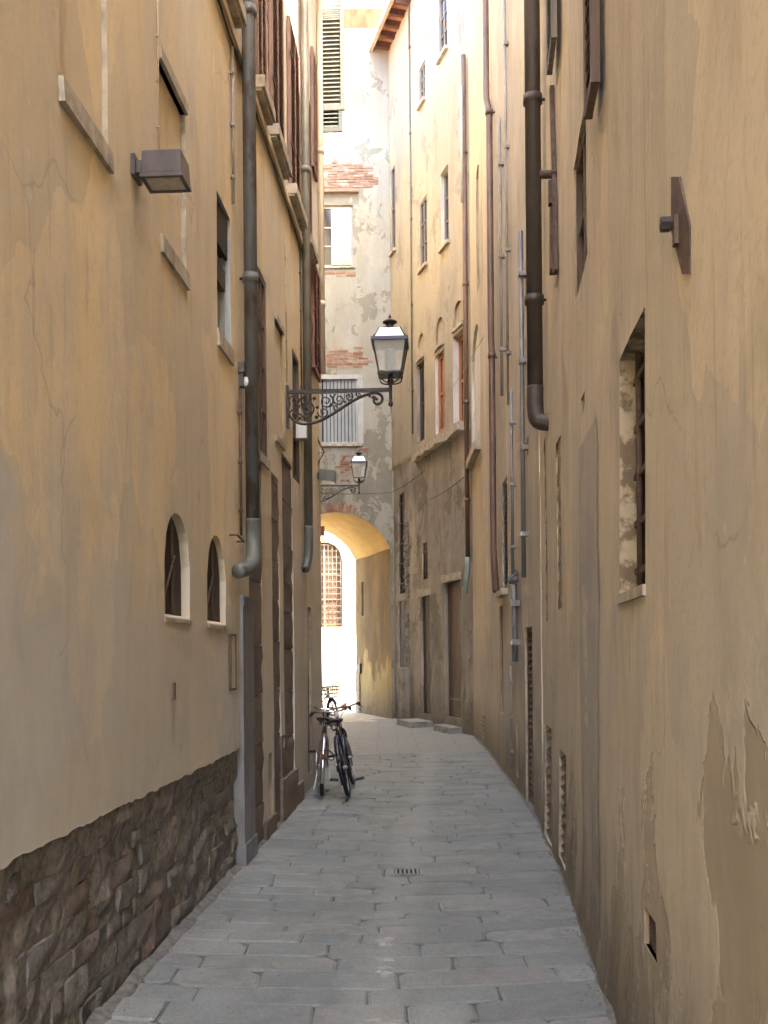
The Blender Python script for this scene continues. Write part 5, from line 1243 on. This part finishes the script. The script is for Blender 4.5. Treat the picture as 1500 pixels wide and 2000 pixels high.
# ------------------------------------------------------------------ bicycles
def bicycle(label, paint, fender, basket=False, rack=False):
    t = thing('bicycle', label, 'bicycle', (0, 0, 0))
    WB_, RW, bbx = 1.06, .335, .44
    def V(x, y, z): return Vector((x, y, z))
    for cx, nm in ((0, 'rear_wheel'), (WB_, 'front_wheel')):
        hub = MB().tube([V(cx, -.05, RW), V(cx, .05, RW)], .02, 10).build(nm, 'steel_grey', t)
        MB().torus((cx, 0, RW), RW - .021, .022, 44, 8).build('tyre', 'rubber', hub, True)
        MB().torus((cx, 0, RW), RW - .043, .010, 44, 6).build('rim', 'chrome', hub, True)
        sp = MB()
        for k in range(20):
            a = 2 * math.pi * k / 20; s = .03 if k % 2 else -.03
            sp.tube([V(cx + .015 * math.cos(a + .5), s, RW + .015 * math.sin(a + .5)), V(cx + (RW - .045) * math.cos(a), 0, RW + (RW - .045) * math.sin(a))], .0016, 3, False)
        sp.build('spokes', 'chrome', hub)
        fa = (R(-12), R(175)) if cx == 0 else (R(25), R(165))
        mb = MB(); n = 20
        if cx: a0, a1 = R(40), R(190)
        else: a0, a1 = R(20), R(205)
        rows_ = []
        for i in range(n + 1):
            a = a0 + (a1 - a0) * i / n; ring = []
            for (yy, rr) in ((-.030, .0), (-.024, .018), (0, .026), (.024, .018), (.030, .0)):
                ring.append(V(cx + (RW + .008 + rr) * math.cos(a), yy, RW + (RW + .008 + rr) * math.sin(a)))
            i0 = len(mb.v); mb.v += ring; rows_.append(i0)
        for p, q_ in zip(rows_, rows_[1:]):
            for j in range(4): mb.f.append((p + j, p + j + 1, q_ + j + 1, q_ + j))
        fd = mb.build('mudguard', fender, t, True)
        for s in (-1, 1): MB().tube([V(cx, s * .05, RW), V(cx - .27, s * .03, RW + .235)], .0035, 5).build('stay', 'chrome', fd, True)
    fr = MB()
    BB = V(bbx, 0, .29); ST = V(.28, 0, .76); HT = V(.86, 0, .80); HBt = V(.895, 0, .60)
    fr.tube([BB, ST], .017, 8); fr.tube([BB, HBt], .019, 8); fr.tube([V(.345, 0, .56), HT - V(0, 0, .04)], .015, 8); fr.tube([HT + V(-.004, 0, .03), HBt - V(-.004, 0, .02)], .022, 8)
    for s in (-1, 1):
        fr.tube([BB + V(0, s * .03, 0), V(0, s * .055, RW)], .010, 6); fr.tube([ST + V(.02, s * .02, -.05), V(0, s * .055, RW)], .008, 6)
    fr.tube([BB + V(0, -.04, 0), BB + V(0, .04, 0)], .024, 10)
    fr.build('frame', paint, t, True)
    fk = MB()
    for s in (-1, 1): fk.tube(smooth_path([HBt + V(.006, s * .03, -.01), V(.945, s * .05, .50), V(1.0, s * .055, .40), V(WB_, s * .055, RW)], 4), .012, 6)
    fk.tube([HBt + V(.006, -.035, -.01), HBt + V(.006, .035, -.01)], .013, 6)
    fk.build('fork', 'chrome' if paint != 'bike_black' else paint, t, True)
    hb = MB().tube([HT + V(-.004, 0, .02), V(.842, 0, .90)], .011, 8).tube([V(.842, 0, .895), V(.88, 0, .925)], .011, 8).build('stem', 'chrome', t, True)
    hbr = MB().tube(smooth_path([V(.62, -.29, 0.96), V(.74, -.28, 0.975), V(.83, -.20, 0.96), V(.875, -.08, .928), V(.88, 0, .925), V(.875, .08, .928), V(.83, .20, 0.96), V(.74, .28, 0.975), V(.62, .29, 0.96)], 4), .011, 8).build('handlebar', 'chrome', t, True)
    for s in (-1, 1):
        MB().tube([V(.60, s * .292, 0.957), V(.715, s * .284, 0.974)], .017, 8).build('grip', 'rubber', hbr, True)
        MB().tube(smooth_path([V(.77, s * .262, 0.96), V(.74, s * .30, .935), V(.66, s * .32, .925)], 3), .006, 5).build('brake_lever', 'iron', hbr, True)
        MB().tube(smooth_path([V(.79, s * .25, 0.96), V(.93, s * .14, 0.94), V(.95, s * .03, .85), V(.91, 0, .7)], 4), .003, 4).build('brake_cable', 'cable', hbr, True)
    MB().tube([ST - V(.0, 0, .02), V(.255, 0, .81)], .013, 8).build('seat_post', 'chrome', t, True)
    sd = MB(); sec = []
    for (x, wd, z, dn) in ((.10, .055, .895, .03), (.12, .095, .905, .045), (.18, .105, .905, .05), (.25, .075, .895, .05), (.32, .035, .89, .04), (.38, .022, .892, .03), (.405, .012, .885, .02)):
        i0 = len(sd.v); sec.append(i0)
        for k in range(10):
            a = 2 * math.pi * k / 10; sd.v.append(V(x, wd * math.cos(a), z - .05 + (.022 * math.sin(a) if math.sin(a) > 0 else dn * math.sin(a))))
    for p, q_ in zip(sec, sec[1:]):
        for j in range(10): sd.f.append((p + j, p + (j + 1) % 10, q_ + (j + 1) % 10, q_ + j))
    sd.f += [tuple(sec[0] + j for j in range(10)), tuple(sec[-1] + j for j in reversed(range(10)))]
    so = sd.build('saddle', 'saddle', t, True)
    for s in (-1, 1): MB().lathe(V(.15, s * .05, .775), [(.016, 0), (.02, .01), (.016, .02), (.02, .03), (.016, .04), (.018, .05)], 8).build('spring', 'chrome', so)
    MB().tube([BB + V(0, .055, 0), BB + V(0, .058, 0)], .085, 18).build('chainring', 'steel_grey', t)
    MB().hexa([V(.0, .062, .30), V(.5, .062, .22), V(.5, .074, .22), V(.0, .074, .30), V(.0, .062, .375), V(.5, .062, .375), V(.5, .074, .375), V(.0, .074, .375)]).build('chain_guard', paint, t)
    for s, a in ((-1, R(250)), (1, R(70))):
        e = BB + V(.165 * math.cos(a), s * .085, .165 * math.sin(a))
        cr = MB().tube([BB + V(0, s * .075, 0), e], .010, 6).build('crank', 'steel_grey', t)
        MB().box(e.x - .042, e.x + .042, min(e.y, e.y + s * .10), max(e.y, e.y + s * .10), e.z - .012, e.z + .012).build('pedal', 'rubber', cr)
    MB().lathe(V(-.34, 0, .47), [(.006, -.03), (.024, -.02), (.026, .02), (.008, .03)], 10).build('tail_light', 'plastic_red' if paint == 'bike_red' else 'iron', t, True)
    MB().tube([BB + V(-.06, .06, -.02), V(.33, .09, .02)], .008, 6).build('kickstand', 'steel_grey', t)
    if rack:
        rk = MB().tube([V(-.24, -.055, .735), V(.22, -.055, .735)], .006, 5).tube([V(-.24, .055, .735), V(.22, .055, .735)], .006, 5).tube([V(-.24, -.055, .735), V(-.24, .055, .735)], .006, 5)
        for x in (-.1, .05): rk.tube([V(x, -.055, .735), V(x, .055, .735)], .005, 5)
        for s in (-1, 1): rk.tube([V(-.15, s * .055, .735), V(0, s * .058, RW)], .005, 5)
        rk.build('rack', 'chrome', t, True)
    if basket:
        bk = MB(); x0, x1, y0, y1, z0, z1 = .92, 1.16, -.17, .17, .70, .92
        for zz, g in ((z0, -.03), (z0 + .08, -.015), (z0 + .15, -.007), (z1, 0)):
            P = [V(x0 - g, y0 - g, zz), V(x1 + g, y0 - g, zz), V(x1 + g, y1 + g, zz), V(x0 - g, y1 + g, zz)]
            for i in range(4): bk.tube([P[i], P[(i + 1) % 4]], .011 if zz == z1 else .009, 5)
        for i in range(9):
            yy = y0 + (y1 - y0) * i / 8; yb = yy * .82
            for xx, g in ((x0, .03), (x1, -.03)): bk.tube([V(xx + g, yb, z0), V(xx, yy, z1)], .007, 4)
            bk.tube([V(x0 + .03, yb, z0), V(x1 - .03, yb, z0)], .003, 4)
        for i in range(1, 6):
            xx = x0 + (x1 - x0) * i / 6
            for s in (-1, 1): bk.tube([V(xx, s * .14, z0), V(xx, s * .17, z1)], .003, 4)
        bk.build('basket', 'steel_grey', t)
        MB().lathe(V(.97, 0, .62), [(.01, -.03), (.035, -.01), (.04, .02), (.01, .04)], 10).build('headlamp', 'iron', t, True)
    return t
def setbike(t, p, yaw, lean): t.location = p; t.rotation_euler = (lean, 0, yaw)
bk1 = bicycle('silver and dark red bicycle by the wall, leaning against the other bicycle', 'bike_red', 'chrome')
x, y = gpt(628, 1554); setbike(bk1, (x, y, .0), R(93), R(3))
bk2 = bicycle('dark blue bicycle with glossy mudguards leaning over from the street side', 'bike_blue', 'bike_blue')
x, y = gpt(682, 1557); setbike(bk2, (x, y, .0), R(89), R(-11.5))
bk3 = bicycle('bicycle with a wire basket parked further on, beyond the corner', 'bike_black', 'bike_black', True)
setbike(bk3, (-1.42, 21.55, -.01), math.atan2(-.95, .36), R(4))
# lock cable between the first two
P = smooth_path([at(628, 1468, 10.95), at(640, 1465, 10.8), at(652, 1475, 10.9), at(650, 1484, 11.0), at(638, 1482, 10.85), at(628, 1478, 10.95)], 5)
tag(MB().tube(P, .007, 6).build('lock_cable', 'cable', None, True), 'black lock cable looped between the two leaning bicycles', 'lock')
# broom at the end of the passage
t = thing('broom', 'faded red broom leaning behind the pier at the far end of the archway', 'broom', (-1.12, 27.75, -.02))
a0 = Vector((-1.10, 27.75, .16)); a1 = Vector((-.62, 27.42, 1.15))
MB().tube([a0, a1], .014, 8).build('stick', 'broom_wood', t, True)
d = (a1 - a0).normalized(); e = d.cross(Vector((0, 1, 0))).normalized()
mb = MB(); f_ = Vector((0, .03, 0)); s0 = a0 + d * .05; s1 = a0 - d * .14
mb.hexa([s1 - e * .12 - f_, s1 + e * .12 - f_, s1 + e * .12 + f_, s1 - e * .12 + f_, s0 - e * .03 - f_ * .6, s0 + e * .03 - f_ * .6, s0 + e * .03 + f_ * .6, s0 - e * .03 + f_ * .6])
mb.build('bristles', 'broom_red', t)

# ------------------------------------------------------------------ grit and leaf crumbs along the wall feet and in the joints
gb = MB()
for i in range(900):
    y = random.uniform(2.8, 16) if random.random() < .8 else random.uniform(2.8, 8)
    k = random.random(); e = abs(random.gauss(0, .05))
    x = XL(y) + .03 + e if k < .42 else (XR(y) - .03 - e if k < .84 else random.uniform(XL(y) + .1, XR(y) - .1))
    r = random.uniform(.003, .009) * (1 if k < .84 else .8); z = zst(x, y) + .002
    a = random.random() * 6.28; P = []
    for j in range(4): P.append((x + r * random.uniform(.7, 1.4) * math.cos(a + j * 1.57), y + r * random.uniform(.7, 1.4) * math.sin(a + j * 1.57), z))
    top = (x, y, z + r * random.uniform(.5, .9)); i0 = len(gb.v); gb.v += [Vector(p) for p in P] + [Vector(top)]
    gb.f += [(i0 + j, i0 + (j + 1) % 4, i0 + 4) for j in range(4)]
go = gb.build('grit', 'quoin'); go['kind'] = 'stuff'; go['label'] = 'grit and crumbs gathered along the wall feet'; go['category'] = 'grit'
